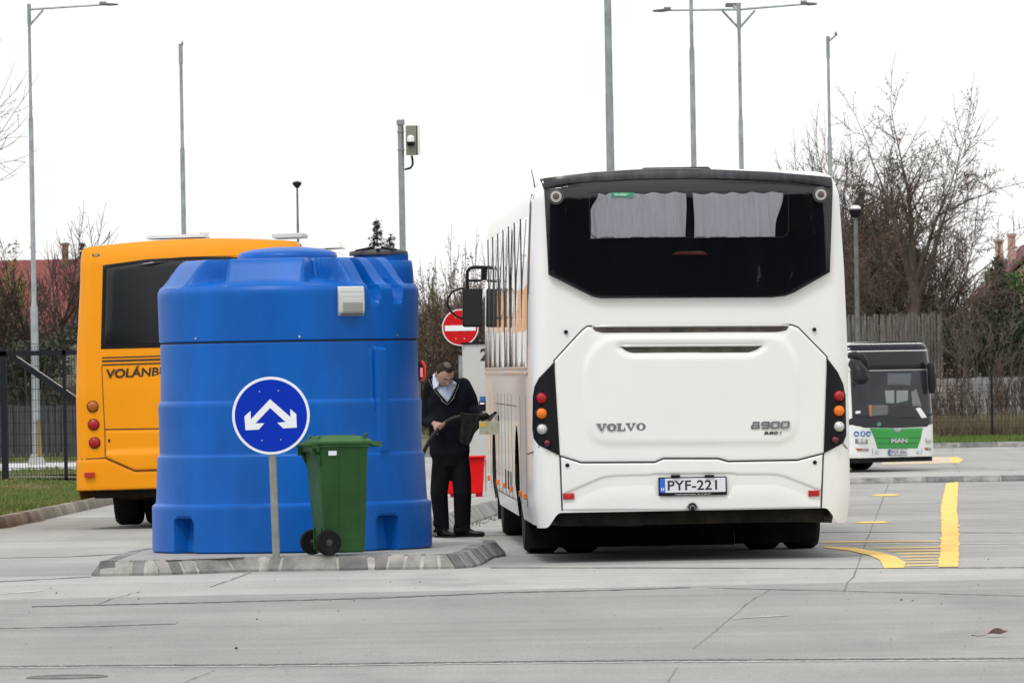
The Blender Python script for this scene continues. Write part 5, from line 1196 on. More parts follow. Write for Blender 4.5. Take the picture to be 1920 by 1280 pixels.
# third short arm of the double lamp
for o in C.objects:
    if 'two long arms' in o.get('label', ''):
        H_ = W(1381, 8, 130).z - o.location.z; MB().tube([(0, 0, H_ - .1), (-.06, 1.2, H_ + .02)], .03, 8).build('arm', M_galv, o); MB().box((-.06, 1.3, H_ + .05), (.28, .4, .06)).build('lamp_head', M_darkgalv, o); break
# camera pole
DC = 120.0; cb = W(762, 860, DC); cb.z = road_z(DC) - .02; ct = W(751.5, 225, DC); sC = F / DC
CP = empty('camera_pole', cb, 'grey steel pole with a camera box near its top, behind the tank', 'camera pole'); H_ = ct.z - cb.z; r = 6 / sC
MB().lathe([(r * 1.02, 0), (r * .95, H_ - .08)], 16).build('pole', M_galv, CP, sm=40); MB().box((0, 0, H_ - .04), (.135, .135, .09)).build('pole_cap', M_galv, CP, bevel=.006)
a, b = W(760.5, 236, DC), W(784, 291, DC); bx, bz = (a.x + b.x) / 2 - cb.x, (a.z + b.z) / 2 - cb.z; bw, bh = b.x - a.x, a.z - b.z
bxo = MB().box((bx, -.05, bz), (bw, .16, bh)).build('equipment_box', mat('box_beige', (.22, .22, .19), .5, spec=.2), CP, bevel=.006)
MB().box((bx + bw * .42, -.132, bz), (.012, .004, bh * .98)).build('door_gap', M_black, bxo); MB().box((bx + bw * .62, -.06, bz), (.035, .13, bh * .98)).build('side_flange', M_white2, bxo)
a = W(770.5, 266, DC); ax, az = a.x - cb.x, a.z - cb.z
dm = MB().lathe([(.062, -.05), (.064, .02), (.055, .055), (.03, .075), (.005, .08)], 24, Matrix.Translation((ax, -.19, az + .03))).build('camera_dome', M_white2, CP); MB().lathe([(.01, -.075), (.05, -.07), (.066, -.045), (.068, 0)], 24, Matrix.Translation((ax, -.19, az - .005))).build('camera_window', M_black, dm)
MB().tube([tuple(W(x, y, DC) - cb + Vector((0, -.03, 0))) for x, y in ((772, 292), (773.5, 300), (774, 308), (770, 315), (759, 318))], .020, 8).build('cable', M_black, CP)
for y in (247, 281): MB().box((0, 0, W(756, y, DC).z - cb.z), (.13, .13, .018)).build('clamp', M_galv, CP)

# ================================================================== FENCES AND WALLS
M_fence = mat('anthracite_steel', (.010, .013, .019), .5, spec=.2)
DF = 125.0; sF = F / DF; zf_ = left_z(125) + .06
GT = empty('sliding_gate', (W(60, 900, DF).x, DF, zf_), 'dark steel mesh gate with a diagonal brace at the left edge', 'gate')
gx = lambda px: W(px, 780, DF).x - GT.location.x
gz = lambda py: W(60, py, DF).z - zf_
xl, xr = gx(-160), gx(300)
MB().box(((xl + xr) / 2, 0, gz(662)), (xr - xl, .08, .085)).build('top_rail', M_fence, GT); MB().box(((xl + xr) / 2, 0, gz(902)), (xr - xl, .08, .10)).build('bottom_rail', M_fence, GT)
for px, w_ in ((8, .115), (122, .06), (240, .06)): MB().box((gx(px), 0, (gz(655) + gz(908)) / 2), (w_, .08, gz(650) - gz(908))).build('post', M_fence, GT)
a, b = (gx(24), gz(668)), (gx(150), gz(757)); dx_, dz_ = b[0] - a[0], b[1] - a[1]; L_ = math.hypot(dx_, dz_); nx_, nz_ = -dz_ / L_ * .055, dx_ / L_ * .055
MB().prism([(a[0] + nx_, a[1] + nz_), (b[0] + dx_ + nx_, b[1] + dz_ + nz_), (b[0] + dx_ - nx_, b[1] + dz_ - nz_), (a[0] - nx_, a[1] - nz_)], -.03, .03).build('brace', M_fence, GT)
MB().prism([(a[0] + nx_ * 1.0, a[1] + nz_), (b[0] + dx_ + nx_ * 1.0, b[1] + dz_ + nz_), (b[0] + dx_ + nx_ * 1.25, b[1] + dz_ + nz_ * 1.25), (a[0] + nx_ * 1.25, a[1] + nz_ * 1.25)], -.034, -.0301).build('rack_strip', mat('pale_rack', (.6, .6, .6), .5, metal=.5, var=.7, vs=90), GT)
ms = MB(); n_ = int((xr - xl) / .05)
for i in range(n_): ms.box((xl + i * .05, .045, (gz(648) + gz(906)) / 2), (.0085, .0085, gz(648) - gz(906)))
for k in range(13): ms.box(((xl + xr) / 2, .052, gz(898) + k * .20), (xr - xl, .009, .009))
ms.build('mesh', M_fence, GT, sm=0)
# concrete slat fence far left
def slats(nm, label, cat, D, pa, pb, zb, pitch, m, gapf=.12, group=None, seed=1, thick=.05, wav=.0, posts=None):
    rnd = random.Random(seed); A = W(*pa, D); B = W(*pb, D); root = empty(nm, (A.x, D, zb), label, cat, group); L = B.x - A.x; mb = MB(); n = int(L / pitch)
    for i in range(n):
        t = i / n; h = (A.z + (B.z - A.z) * t) - zb + rnd.uniform(-wav, wav); mb.box((i * pitch + pitch / 2, rnd.uniform(-.02, .02), h / 2), (pitch * (1 - gapf * rnd.uniform(.4, 1.6)), thick, h), m=Matrix.Rotation(rnd.uniform(-.012, .012), 3, 'Y'))
    mb.build('boards', m, root, sm=0)
    p = MB()
    for z in (.3, .8): p.box((L / 2, thick * .8, (A.z - zb) * z), (L, .05, .09))
    p.build('rails', m, root, sm=0)
    if posts:
        for i in range(int(L / posts) + 1): MB().box((i * posts, -.06, (A.z - zb) * .5), (.12, .12, A.z - zb + .05)).build('post', m, root)
    return root
M_slat = mat('grey_concrete_board', (.055, .056, .060), .85, var=.35, vs=3, stretch=(3, 1, .4))
slats('panel_fence', 'dark grey board fence beyond the road on the left', 'fence', 190, (-120, 762), (330, 758), left_z(190) - .1, .16, M_slat, seed=3, posts=2.0)
M_wood = mat('weathered_wood', (.075, .066, .060), .9, var=.45, vs=7, stretch=(6, 1, .3), col2=(.21, .195, .185), spec=.2)
slats('wooden_fence', 'tall weathered grey timber fence behind the parked bus on the right', 'fence', 223, (1560, 592), (1768, 588), -.7, .10, M_wood, gapf=.25, seed=5, wav=.05)
# grey boundary wall of panels on the right
DW = 215.0; A = W(1590, 712, DW); B = W(2000, 701, DW); WL = empty('boundary_wall', (A.x, DW, -.7), 'low pale grey concrete panel wall behind the wire fence on the right', 'wall')
n_ = int((B.x - A.x) / 2.0) + 1
for i in range(n_):
    mb = MB(); h = A.z + .7 + (i % 3) * .01
    for k in range(4): mb.box((i * 2.0 + 1, 0, h * (k + .5) / 4), (1.9, .07, h / 4 - .012))
    mb.build('panel', mat('wall_panel_grey', (.25, .25, .25), .85, var=.2, vs=2, stretch=(1, 1, 3)) if i == 0 else bpy.data.materials['wall_panel_grey'], WL, sm=0); MB().box((i * 2.0, 0, h / 2), (.14, .14, h + .02)).build('post', bpy.data.materials['wall_panel_grey'], WL)
# wire fence
DX = 196.0; A = W(1560, 703, DX); B = W(2000, 703, DX); zx = -.62; WF = empty('wire_fence', (A.x, DX, zx), 'thin dark wire mesh fence with a slim post on the right', 'fence')
hx = A.z - zx - .1; ms = MB(); L = B.x - A.x
i = 0
while i * .10 < L: ms.box((i * .10, 0, hx / 2), (.006, .006, hx)); i += 1
for k in range(9): ms.box((L / 2, .006, hx * (k + .3) / 8.5), (L, .008, .008))
ms.build('mesh', M_fence, WF, sm=0)
for px in (1860, 1692, 2028): MB().box((W(px, 770, DX).x - A.x, -.02, hx / 2), (.06, .05, hx + .08)).build('post', M_fence, WF)

# ================================================================== HOUSES
M_rooftile = mat('red_roof_tiles', (.185, .060, .055), .85, spec=.2, var=.3, vs=6, stretch=(4, 1, 4))
M_rooftile2 = mat('dark_roof', (.06, .05, .05), .8, var=.3, vs=5)
M_brick = mat('old_brick', (.20, .13, .085), .9, var=.4, vs=8)
def gable_house(label, D, ridge, eave, x0, x1, m_wall, m_roof, zb, chim=(), dep=9.0, group=None, side=False, windows=()):
    """ridge parallel to the picture; x0, x1, ridge, eave in photo pixels"""
    s_ = F / D; A = W(x0, ridge, D); B = W(x1, ridge, D); ze = W((x0 + x1) / 2, eave, D).z - zb; zr_ = (A.z + B.z) / 2 - zb; w_ = B.x - A.x
    root = empty('house', (A.x, D, zb), label, 'house')
    MB().box((w_ / 2, dep / 2, ze / 2), (w_ - .4, dep - .6, ze)).build('wall', m_wall, root)
    mb = MB(); t = .12
    if not side: mb.add([(0, 0, ze), (w_, 0, ze), (w_, dep / 2, zr_), (0, dep / 2, zr_), (0, dep, ze), (w_, dep, ze), (0, 0, ze - t), (w_, 0, ze - t), (w_, dep / 2, zr_ - t), (0, dep / 2, zr_ - t), (0, dep, ze - t), (w_, dep, ze - t)], [(0, 1, 2, 3), (3, 2, 5, 4), (6, 9, 8, 7), (9, 10, 11, 8), (0, 6, 7, 1), (4, 5, 11, 10), (0, 3, 9, 6), (3, 4, 10, 9), (1, 7, 8, 2), (2, 8, 11, 5)])
    else:
        m_ = w_ / 2; mb.add([(0, 0, ze), (m_, 0, zr_), (w_, 0, ze), (0, dep, ze), (m_, dep, zr_), (w_, dep, ze), (0, 0, ze - t), (m_, 0, zr_ - t * 1.4), (w_, 0, ze - t), (0, dep, ze - t), (m_, dep, zr_ - t * 1.4), (w_, dep, ze - t)], [(0, 1, 4, 3), (1, 2, 5, 4), (6, 9, 10, 7), (7, 10, 11, 8), (0, 6, 7, 1), (1, 7, 8, 2), (3, 4, 10, 9), (4, 5, 11, 10), (0, 3, 9, 6), (2, 8, 11, 5)])
        for yy in (.3, dep - .3): MB().prism([(.25, ze - .1), (m_, zr_ - t * 1.4 - .1), (w_ - .25, ze - .1)], yy - .05, yy + .05).build('gable', m_wall, root, sm=0)
    ro = mb.build('roof', m_roof, root, sm=0)
    for cx, cy0, cw, mc in chim:
        p = W(cx, cy0, D + dep * .45); h1 = p.z - zb; MB().box((p.x - A.x, dep * .45, (h1 + ze) / 2), (cw / s_, cw / s_, h1 - ze)).box((p.x - A.x, dep * .45, h1), (cw / s_ * 1.3, cw / s_ * 1.3, .10)).build('chimney', mc, ro, sm=0)
    for wx, wy, ww, wh in windows:
        p = W(wx, wy, D); f_ = MB().box((p.x - A.x, (.28 if not side else .28), p.z - zb), (ww / s_, .06, wh / s_)).build('window', M_white2, root); MB().box((p.x - A.x, .24, p.z - zb), (ww / s_ * .8, .02, wh / s_ * .8)).build('pane', M_gloss, f_)
    return root
M_pink = mat('pink_render', (.50, .33, .27), .85, var=.1, vs=3)
gable_house('house with a big red tiled roof behind the bare tree on the left', 262, 484, 622, -160, 200, mat('grey_render', (.25, .24, .23), .9, var=.2, vs=2), M_rooftile, -.1, chim=[(122, 458, 12, M_brick)], windows=[(40, 650, 16, 20)])
gable_house('small grey gabled house behind the left fence near the yellow bus', 235, 600, 650, 78, 190, mat('buff_render', (.22, .20, .16), .9, var=.2, vs=2), mat('grey_roof', (.11, .10, .10), .85, var=.3, vs=3), -.2, side=True, chim=[(105, 604, 12, M_brick)])
gable_house('pink house with two tall chimneys at the right edge', 262, 452, 560, 1835, 2060, M_pink, mat('maroon_roof', (.12, .035, .04), .8), .6, side=True, chim=[(1873, 452, 14.5, M_pink), (1896.5, 440, 14, M_pink)], windows=[(1945, 560, 14, 18)])
gable_house('small yellow house glimpsed between the trees on the right', 285, 562, 600, 1735, 1812, mat('yellow_render', (.40, .31, .10), .9, var=.15, vs=2), M_rooftile2, .6, side=True)
# ================================================================== TREES
def rv(rnd, s=1.0): return Vector((rnd.uniform(-1, 1), rnd.uniform(-1, 1), rnd.uniform(-1, 1))) * s
class Tree:
    def __init__(s, seed, nside=4): s.t = MB(); s.b = MB(); s.l = MB(); s.r = random.Random(seed); s.n = 0
    def limb(s, p, d, L, r, depth, maxd, spread=.6, up=.12, wob=.10, kids=5, tip=None, ratio=.62, start=.3, tgt=None):
        k = max(3, int(5 if depth < 2 else 3)); pts = [p.copy()]; rad = [r]; dd = d.normalized()
        for i in range(k):
            dd = (dd + rv(s.r, wob) + Vector((0, 0, up))).normalized(); p = p + dd * (L / k); pts.append(p.copy()); rad.append(max(r * (1 - .75 * (i + 1) / k), .010 if depth < maxd else .0065))
        (s.t if depth == 0 else s.b).tube(pts, rad, 7 if depth == 0 else (4 if depth < 2 else 3), cap=False)
        if depth >= maxd:
            if tip and s.r.random() < tip[0]:
                for _ in range(tip[2]):
                    q = pts[s.r.randint(1, k)] + rv(s.r, tip[1]); a = rv(s.r, tip[1]); b_ = rv(s.r, tip[1]); s.l.add([q, q + a, q + b_], [(0, 1, 2)])
            return
        n = kids + s.r.randint(-1, 1)
        for j in range(n):
            t = start + (1 - start) * (j + s.r.random()) / n; t = min(t, .99); i = min(int(t * k), k - 1); q = pts[i].lerp(pts[i + 1], t * k - i)
            ax = (pts[i + 1] - pts[i]).normalized(); side = ax.orthogonal().normalized(); side.rotate(Matrix.Rotation(s.r.random() * 6.283, 3, ax))
            nd = (ax * (1 - spread * s.r.uniform(.6, 1)) + side * spread * s.r.uniform(.8, 1.2)).normalized()
            s.limb(q, nd, L * ratio * s.r.uniform(.75, 1.15) * (1.15 - .45 * t), max(rad[i] * .55, .010), depth + 1, maxd, spread, up, wob * 1.25, kids, tip, ratio, .15)
        # leader continues
        s.limb(pts[-1], dd, L * ratio, rad[-1], depth + 1, maxd, spread, up, wob, kids, tip, ratio, .15)
    def done(s, nm, loc, label, cat='tree', group=None, mb_=None, ml_=None, rz=0, sc_=1.0):
        root = empty(nm, loc, label, cat, group, rot=(0, 0, rz)); root.scale = (sc_,) * 3
        if s.t.v: s.t.build('trunk', mb_, root, sm=60)
        cr = None
        if s.b.v: cr = s.b.build('crown', mb_, root, sm=60)
        if s.l.v:
            lo_ = s.l.build('leaves', ml_, root, sm=0)
            if cr: lo_.parent = cr
        return root
M_bark = mat('brown_bark', (.085, .067, .052), .9, var=.35, vs=4)
M_barkgrey = mat('grey_bark', (.085, .077, .066), .9, var=.35, vs=4)
M_twig = mat('dark_twigs', (.042, .033, .027), .9, var=.3, vs=1)
M_redtwig = mat('reddish_twigs', (.085, .054, .042), .9, var=.35, vs=.8)
M_olive = mat('olive_twigs', (.075, .070, .034), .9, var=.35, vs=.8)
M_bud = mat('brown_buds', (.14, .08, .055), .9, var=.3, vs=1)
M_fir = mat('fir_needles', (.018, .028, .014), .8, var=.45, vs=1.5)
M_ivy = mat('ivy_leaves', (.022, .034, .014), .6, var=.5, vs=2)
M_yew = mat('yellow_green_twigs', (.17, .16, .045), .9, var=.3, vs=1)
M_pinkbloom = mat('pale_blossom', (.50, .42, .42), .8)

def zg(D, x=5): return terrain_z(x, D)
# the tall bare tree on the right
T = Tree(11); D_ = 226; b = W(1718, 800, D_); b.z = zg(D_) - .1; top = W(1700, 118, D_).z - b.z
T.t.tube([(0, 0, 0), (.03, 0, 2.0), (-.02, .05, 3.8), (.03, 0, 4.9)], [.30, .24, .20, .18], 9)
for (x, z, dx, dz, L, r) in ((.0, 4.6, -.26, 1, 3.7, .13), (.03, 4.9, .05, 1, 3.6, .13), (.05, 4.3, .42, 1, 3.5, .10), (-.05, 3.9, -.62, 1, 2.8, .08), (.05, 3.3, .85, .8, 2.9, .085), (0, 3.4, -.9, .75, 2.3, .06), (.03, 2.9, 1.0, .5, 2.6, .07), (.05, 4.7, .22, 1, 3.6, .09)):
    T.limb(Vector((x, 0, z)), Vector((dx, T.r.uniform(-.35, .35), dz)), L, r, 1, 4, spread=.60, up=.03, wob=.14, kids=5, tip=(.95, .055, 5), ratio=.56)
T.done('bare_tree', b, 'tallest bare tree in the picture, with a pale brown trunk, right of the coach', group='bare trees behind the yard', mb_=M_bark, ml_=M_bud)
def second(seed, px, py_base, D, H, n, lab, m=M_bark, ml=M_bud, spread=.5, kids=5, lean=0, tip=(.5, .05, 2), maxd=4, grp='bare trees behind the yard', wid=.7, nm='bare_tree', r0=None, fork=.25, zoff=0, k_l=.42, rz=0):
    T = Tree(seed); b = W(px, py_base, D); b.z = zg(D) - .1 + zoff; r0 = r0 or H * .022
    T.t.tube([(0, 0, 0), (lean * H * .1, 0, H * fork * .5), (lean * H * .2, 0, H * fork), (lean * H * .25, 0, H * (fork + .08))], [r0, r0 * .85, r0 * .7, r0 * .6], 7)
    for i in range(n):
        a = 6.283 * i / n + T.r.random(); z = H * (fork * .7 + T.r.random() * .45 * fork + .06 * i / n)
        T.limb(Vector((lean * z * .3, 0, z)), Vector((math.cos(a) * wid, math.sin(a) * wid, 1)), H * k_l * T.r.uniform(.8, 1.1), r0 * .42, 1, maxd, spread=spread, up=.12, wob=.12, kids=kids, tip=tip, ratio=.56)
    return T.done(nm, b, lab, group=grp, mb_=m, ml_=ml)
second(21, 1738, 800, 230, 7.6, 6, 'dark thin bare tree just right of the tallest trunk', M_twig, wid=.6, lean=.15)
second(22, 1640, 800, 240, 9.8, 10, 'dense bare tree with dark upper twigs beside the slim lamp post', M_twig, wid=.55, kids=6)
second(23, 1590, 800, 246, 8.6, 10, 'bare tree mostly hidden behind the right corner of the coach', M_twig, wid=.6, kids=6)
second(24, 1800, 780, 240, 5.4, 6, 'low spreading bare tree in front of the yellow house', M_barkgrey, wid=.9, kids=5)
second(29, 1835, 770, 222, 4.4, 6, 'grey branched bare tree before the conifers on the right', M_barkgrey, wid=.8, kids=4, lean=-.1)
second(25, 78, 800, 205, 6.6, 9, 'dark wide bare tree in front of the red roof', M_twig, wid=1.15, kids=6, k_l=.42, r0=.24, fork=.3)
second(26, 20, 800, 212, 5.6, 6, 'thin bare tree at the left edge beside the willow', M_twig, wid=.7, kids=5)
second(27, -292, 800, 200, 15.5, 6, 'bare tree whose outer branches enter at the upper left edge', M_barkgrey, wid=.85, kids=4, k_l=.44)
second(28, 1668, 800, 232, 6.8, 7, 'bushy bare tree between the lantern post and the tallest tree', M_bark, wid=.7, kids=6)
# twiggy thickets : many upright shoots from the ground
def thicket(seed, px, D, H, wd, n, lab, m, ml, tip=(.6, .05, 2), nm='bush', cat='bush', grp='leafless bushes along the boundary', maxd=3, zoff=0, kids=5, spr=.40, dep=1.2):
    T = Tree(seed); b = W(px, 800, D); b.z = zg(D) - .1 + zoff
    for i in range(n):
        x = T.r.uniform(-wd, wd); h = H * T.r.uniform(.65, 1.0) * (1 - .25 * (x / wd) ** 2)
        T.limb(Vector((x, T.r.uniform(-dep, dep), 0)), Vector((T.r.uniform(-.25, .25), T.r.uniform(-.2, .2), 1)), h * .52, .028, 1, maxd, spread=spr, up=.16, wob=.10, kids=kids, tip=tip, ratio=.55)
    return T.done(nm, b, lab, cat, grp, m, ml)
G_ = 'leafless bushes along the boundary'
# behind the tank and the man: reddish brown tangle
protos = []
cs_ = [(775, 232, 6.0, M_redtwig, 'reddish twiggy tree behind the camera pole'), (812, 226, 5.9, M_olive, 'olive brown twiggy tree behind the no entry sign'), (850, 230, 6.9, M_redtwig, 'tallest reddish twiggy tree between the tank and the coach'), (893, 224, 6.2, M_twig, 'dark twiggy tree close to the left flank of the coach'), (735, 238, 4.9, M_twig, 'low twiggy tree left of the camera pole'), (930, 232, 6.3, M_redtwig, 'reddish twiggy tree mostly hidden by the coach')]
for i, (px, D, H, m, lab) in enumerate(cs_): thicket(40 + i, px, D, H, 1.0, 17, lab, m, M_bud, tip=(.85, .07, 3), nm='twiggy_tree', cat='tree', grp='twiggy trees behind the man', maxd=4, kids=4)
bs_ = [(1615, 214, 1.9, 'brown bush behind the lantern post base'), (1668, 214, 1.6, 'brown bush behind the roof of the green and white bus'), (1765, 208, 2.6, 'brown bush at the right shoulder of the green and white bus'), (1800, 210, 3.3, 'brown bush right of the green and white bus'), (1845, 208, 3.2, 'thin bush behind the slim fence post'), (1895, 210, 3.4, 'brown bush in front of the conifers at the right edge'), (1930, 212, 3.2, 'brown bush cut by the right edge of the picture')]
for i, (px, D, H, lab) in enumerate(bs_): thicket(60 + i, px, D, H, 1.1, 9, lab, (M_twig, M_redtwig, M_barkgrey)[i % 3], M_bud, tip=(.5, .05, 1), maxd=3, grp=G_)
ls_ = [(20, 198, 3.6, 'dark bush behind the board fence at the left edge'), (62, 200, 3.3, 'dark bush behind the board fence near the lamp post'), (110, 202, 3.6, 'dark bush behind the board fence beside the yellow bus')]
for i, (px, D, H, lab) in enumerate(ls_): thicket(80 + i, px, D, H, 1.1, 10, lab, M_twig, M_bud, tip=(.5, .05, 1), maxd=3, grp=G_)
# pale blossoming shoots above the bus on the right
T = Tree(91); b = W(1795, 800, 205); b.z = zg(205)
for i in range(12):
    x = T.r.uniform(-.75, .75); h = T.r.uniform(1.4, 2.35); p0 = Vector((x, 0, 0)); p1 = p0 + Vector((T.r.uniform(-.15, .15), 0, h)); T.b.tube([p0, (p0 + p1) / 2 + Vector((.03, 0, 0)), p1], [.012, .009, .004], 4)
    for _ in range(34):
        q = p0.lerp(p1, T.r.uniform(.6, 1)) + rv(T.r, .04); T.l.add([q, q + rv(T.r, .035), q + rv(T.r, .035)], [(0, 1, 2)])
T.done('blossoming_shrub', b, 'shrub with pale pink blossom on upright shoots right of the green and white bus', 'shrub', mb_=M_redtwig, ml_=M_pinkbloom)
# conifers and evergreen masses
def conifer(seed, px, py_top, D, lab, wr=.30, m=M_fir, dens=1.0, grp='dark conifers', zoff=0, full=1.0):
    rnd = random.Random(seed); b = W(px, 800, D); b.z = zg(D) - .1; H = W(px, py_top, D).z - b.z; t = MB(); t.tube([(0, 0, 0), (0, 0, H * .6), (0, 0, H)], [H * .02, H * .012, .01], 6); br = MB(); lf = MB()
    z = .08 * H
    while z < H * .99:
        R_ = wr * H * (1 - z / H) ** .85 * rnd.uniform(.65, 1.15) + .05; n = max(4, int(7 * dens))
        for k in range(n):
            a = rnd.random() * 6.283; L = R_ * rnd.uniform(.55, 1.1); e = Vector((math.cos(a) * L, math.sin(a) * L, z - L * .12 + .12 * L * L)); s_ = Vector((0, 0, z)); br.tube([s_, e], [.016, .006], 3, cap=False)
            for j in range(int(14 * dens * L / .8) + 6):
                q = s_.lerp(e, rnd.uniform(.15, 1.02)) + Vector((rnd.gauss(0, .07), rnd.gauss(0, .07), rnd.gauss(0, .05))); u_ = rv(rnd, .12); v_ = rv(rnd, .09); u_.z -= .03; lf.add([q, q + u_, q + v_], [(0, 1, 2)])
        z += H * .028 / dens ** .5
    root = empty('conifer', b, lab, 'tree', grp); t.build('trunk', M_bark, root, sm=60); c_ = br.build('crown', M_bark, root, sm=0); lf.build('needles', m, c_, sm=0); return root
conifer(5, 713, 408, 250, 'dark conifer left of the camera pole', wr=.24)
conifer(6, 738, 440, 254, 'shorter dark conifer right beside the camera pole', wr=.22)
conifer(7, 1876, 482, 236, 'dark conifer in front of the pink chimneys', wr=.20, dens=1.3)
conifer(8, 1905, 545, 232, 'broad dark conifer at the right edge', wr=.32, dens=1.4, m=mat('yew_needles', (.030, .040, .018), .8, var=.4, vs=1.5))
conifer(9, 1850, 560, 234, 'olive conifer below the pink gable', wr=.32, dens=1.3, m=mat('olive_needles', (.045, .045, .020), .8, var=.45, vs=1.5))
conifer(10, 160, 452, 290, 'far dark conifer peeping above the yellow bus corner', wr=.12)
def evergreen(seed, px, pyc, D, rx, rz_, n, lab, m=M_ivy, grp=None, nm='evergreen_shrub', cat='shrub', leaf=.10):
    rnd = random.Random(seed); c_ = W(px, pyc, D); zb = zg(D) - .1; root = empty(nm, (c_.x, D, zb), lab, cat, grp); H = c_.z - zb; lf = MB(); br = MB()
    for k in range(10): a = rnd.random() * 6.28; br.tube([(0, 0, 0), (math.cos(a) * rx * .4, math.sin(a) * rx * .4, H * .7), (math.cos(a) * rx * .7, math.sin(a) * rx * .6, H + rz_ * .4)], [.05, .03, .01], 4, cap=False)
    cl_ = [Vector((rnd.gauss(0, .48) * rx, rnd.gauss(0, .4) * rx * .7, H + rnd.gauss(0, .48) * rz_)) for _ in range(60)]
    for _ in range(n):
        q = rnd.choice(cl_); q = q + Vector((rnd.gauss(0, .14) * rx, rnd.gauss(0, .14) * rx, rnd.gauss(0, .12) * rz_))
        if q.z < 0: q.z = -q.z * .5
        lf.add([q, q + rv(rnd, leaf), q + rv(rnd, leaf)], [(0, 1, 2)])
    b_ = br.build('stems', M_bark, root, sm=0); lf.build('foliage', m, root, sm=0); return root
evergreen(31, 1655, 545, 240, 1.7, 2.2, 14000, 'dark green leafy mass above the wooden fence', grp='evergreen masses')
evergreen(32, 1606, 510, 244, 1.3, 2.4, 9000, 'dark ivy covered growth behind the lantern post', grp='evergreen masses', m=mat('brown_ivy', (.055, .045, .028), .8, var=.5, vs=2))
evergreen(33, 1716, 540, 228, .42, 2.0, 2600, 'ivy clinging round the trunk of the tallest tree', grp='evergreen masses', m=mat('brown_ivy2', (.075, .06, .035), .8, var=.5, vs=2))
evergreen(34, 1885, 640, 226, 1.9, 1.3, 9000, 'dark green thicket below the conifers at the right edge', grp='evergreen masses')
evergreen(35, 1822, 655, 228, 1.1, 1.1, 4000, 'olive thicket left of the dark conifers', grp='evergreen masses', m=mat('olive_leaf', (.055, .052, .022), .8, var=.5, vs=2))
evergreen(36, 55, 690, 196, 1.1, 1.0, 4500, 'dark evergreen bush behind the gate and lamp post', grp='evergreen masses')
evergreen(37, 6, 570, 208, .8, 1.6, 3200, 'yellow green willow at the left edge', nm='willow', cat='tree', m=M_yew, leaf=.07)
evergreen(38, 1905, 535, 250, 1.2, .8, 2500, 'bright green hedge at the foot of the pink house', nm='hedge', cat='hedge', m=mat('hedge_green', (.05, .11, .02), .7, var=.4, vs=2))
# a distant mass of undergrowth that closes the view between the trunks
def under(seed, xa, xb, D, ya, n, m, nm, lab, H=None):
    rnd = random.Random(seed); A = W(xa, ya, D); B = W(xb, ya, D); zb = zg(D); mb = MB()
    for _ in range(n):
        x = rnd.uniform(A.x, B.x); y = D + rnd.uniform(-4, 4); h = (A.z - zb) * rnd.uniform(.35, 1.05) * (.85 + .3 * noise.noise(Vector((x * .5, seed, 0)))); p = Vector((x, y, zb - .1)); q = p + Vector((rnd.gauss(0, .35), rnd.gauss(0, .3), h)); m_ = (p + q) / 2 + rv(rnd, .2); r_ = rnd.uniform(.008, .020); mb.tube([p, m_, q], [r_ * 1.5, r_, .004], 3, cap=False)
        for k in range(3):
            s_ = p.lerp(q, rnd.uniform(.3, .95)); e = s_ + Vector((rnd.gauss(0, .4), rnd.gauss(0, .3), rnd.uniform(.1, .8))); mb.tube([s_, e], [r_ * .6, .003], 3, cap=False)
    return tag(mb.build(nm, m, sm=0), lab, 'undergrowth', kind='stuff')
under(1, 690, 960, 240, 520, 2600, M_redtwig, 'undergrowth', 'tangle of reddish brown undergrowth behind the refuelling man')
under(2, 690, 960, 246, 560, 1800, M_olive, 'undergrowth', 'tangle of olive brown undergrowth behind the refuelling man')
under(3, 1755, 1960, 232, 650, 1800, M_twig, 'undergrowth', 'brown undergrowth behind the boundary wall on the right')
under(4, -60, 200, 204, 700, 1200, M_twig, 'undergrowth', 'dark undergrowth behind the board fence on the left')
under(5, 1560, 1960, 250, 540, 2600, M_twig, 'undergrowth', 'far brown scrub behind the wooden fence')
for k_, (xa_, xb_, lab_) in enumerate(((-900, -60, 'brown scrub beyond the gate, outside the picture on the left'), (960, 1560, 'brown scrub hidden behind the white coach'), (1960, 2900, 'brown scrub outside the picture on the right'), (200, 690, 'brown scrub hidden behind the yellow bus'))):
    under(10 + k_, xa_, xb_, 244, 560, 1500, M_twig, 'undergrowth', lab_)
# a long wood behind the photographer, which the coach window mirrors
rnd = random.Random(77); lf = MB()
for _ in range(9000):
    x = rnd.uniform(-60, 60); h = 15 + 3 * noise.noise(Vector((x * .12, 0, 0))) + 2 * noise.noise(Vector((x * .5, 3, 0))); z = rnd.uniform(0, h); q = Vector((x, -38 - rnd.random() * 9, z)); s_ = rnd.uniform(1.0, 2.4); lf.add([q, q + rv(rnd, s_), q + rv(rnd, s_), q + rv(rnd, s_)], [(0, 1, 2), (0, 2, 3)])
for _ in range(60):
    x = rnd.uniform(-70, 70); lf.tube([(x, -38, 0), (x + rnd.gauss(0, 1.2), -38, 19)], [.25, .05], 5)
tag(lf.build('distant_wood', mat('dark_wood', (.022, .022, .016), .9, var=.4, vs=.5), sm=0), 'dark wood behind the photographer', 'wood', kind='stuff')
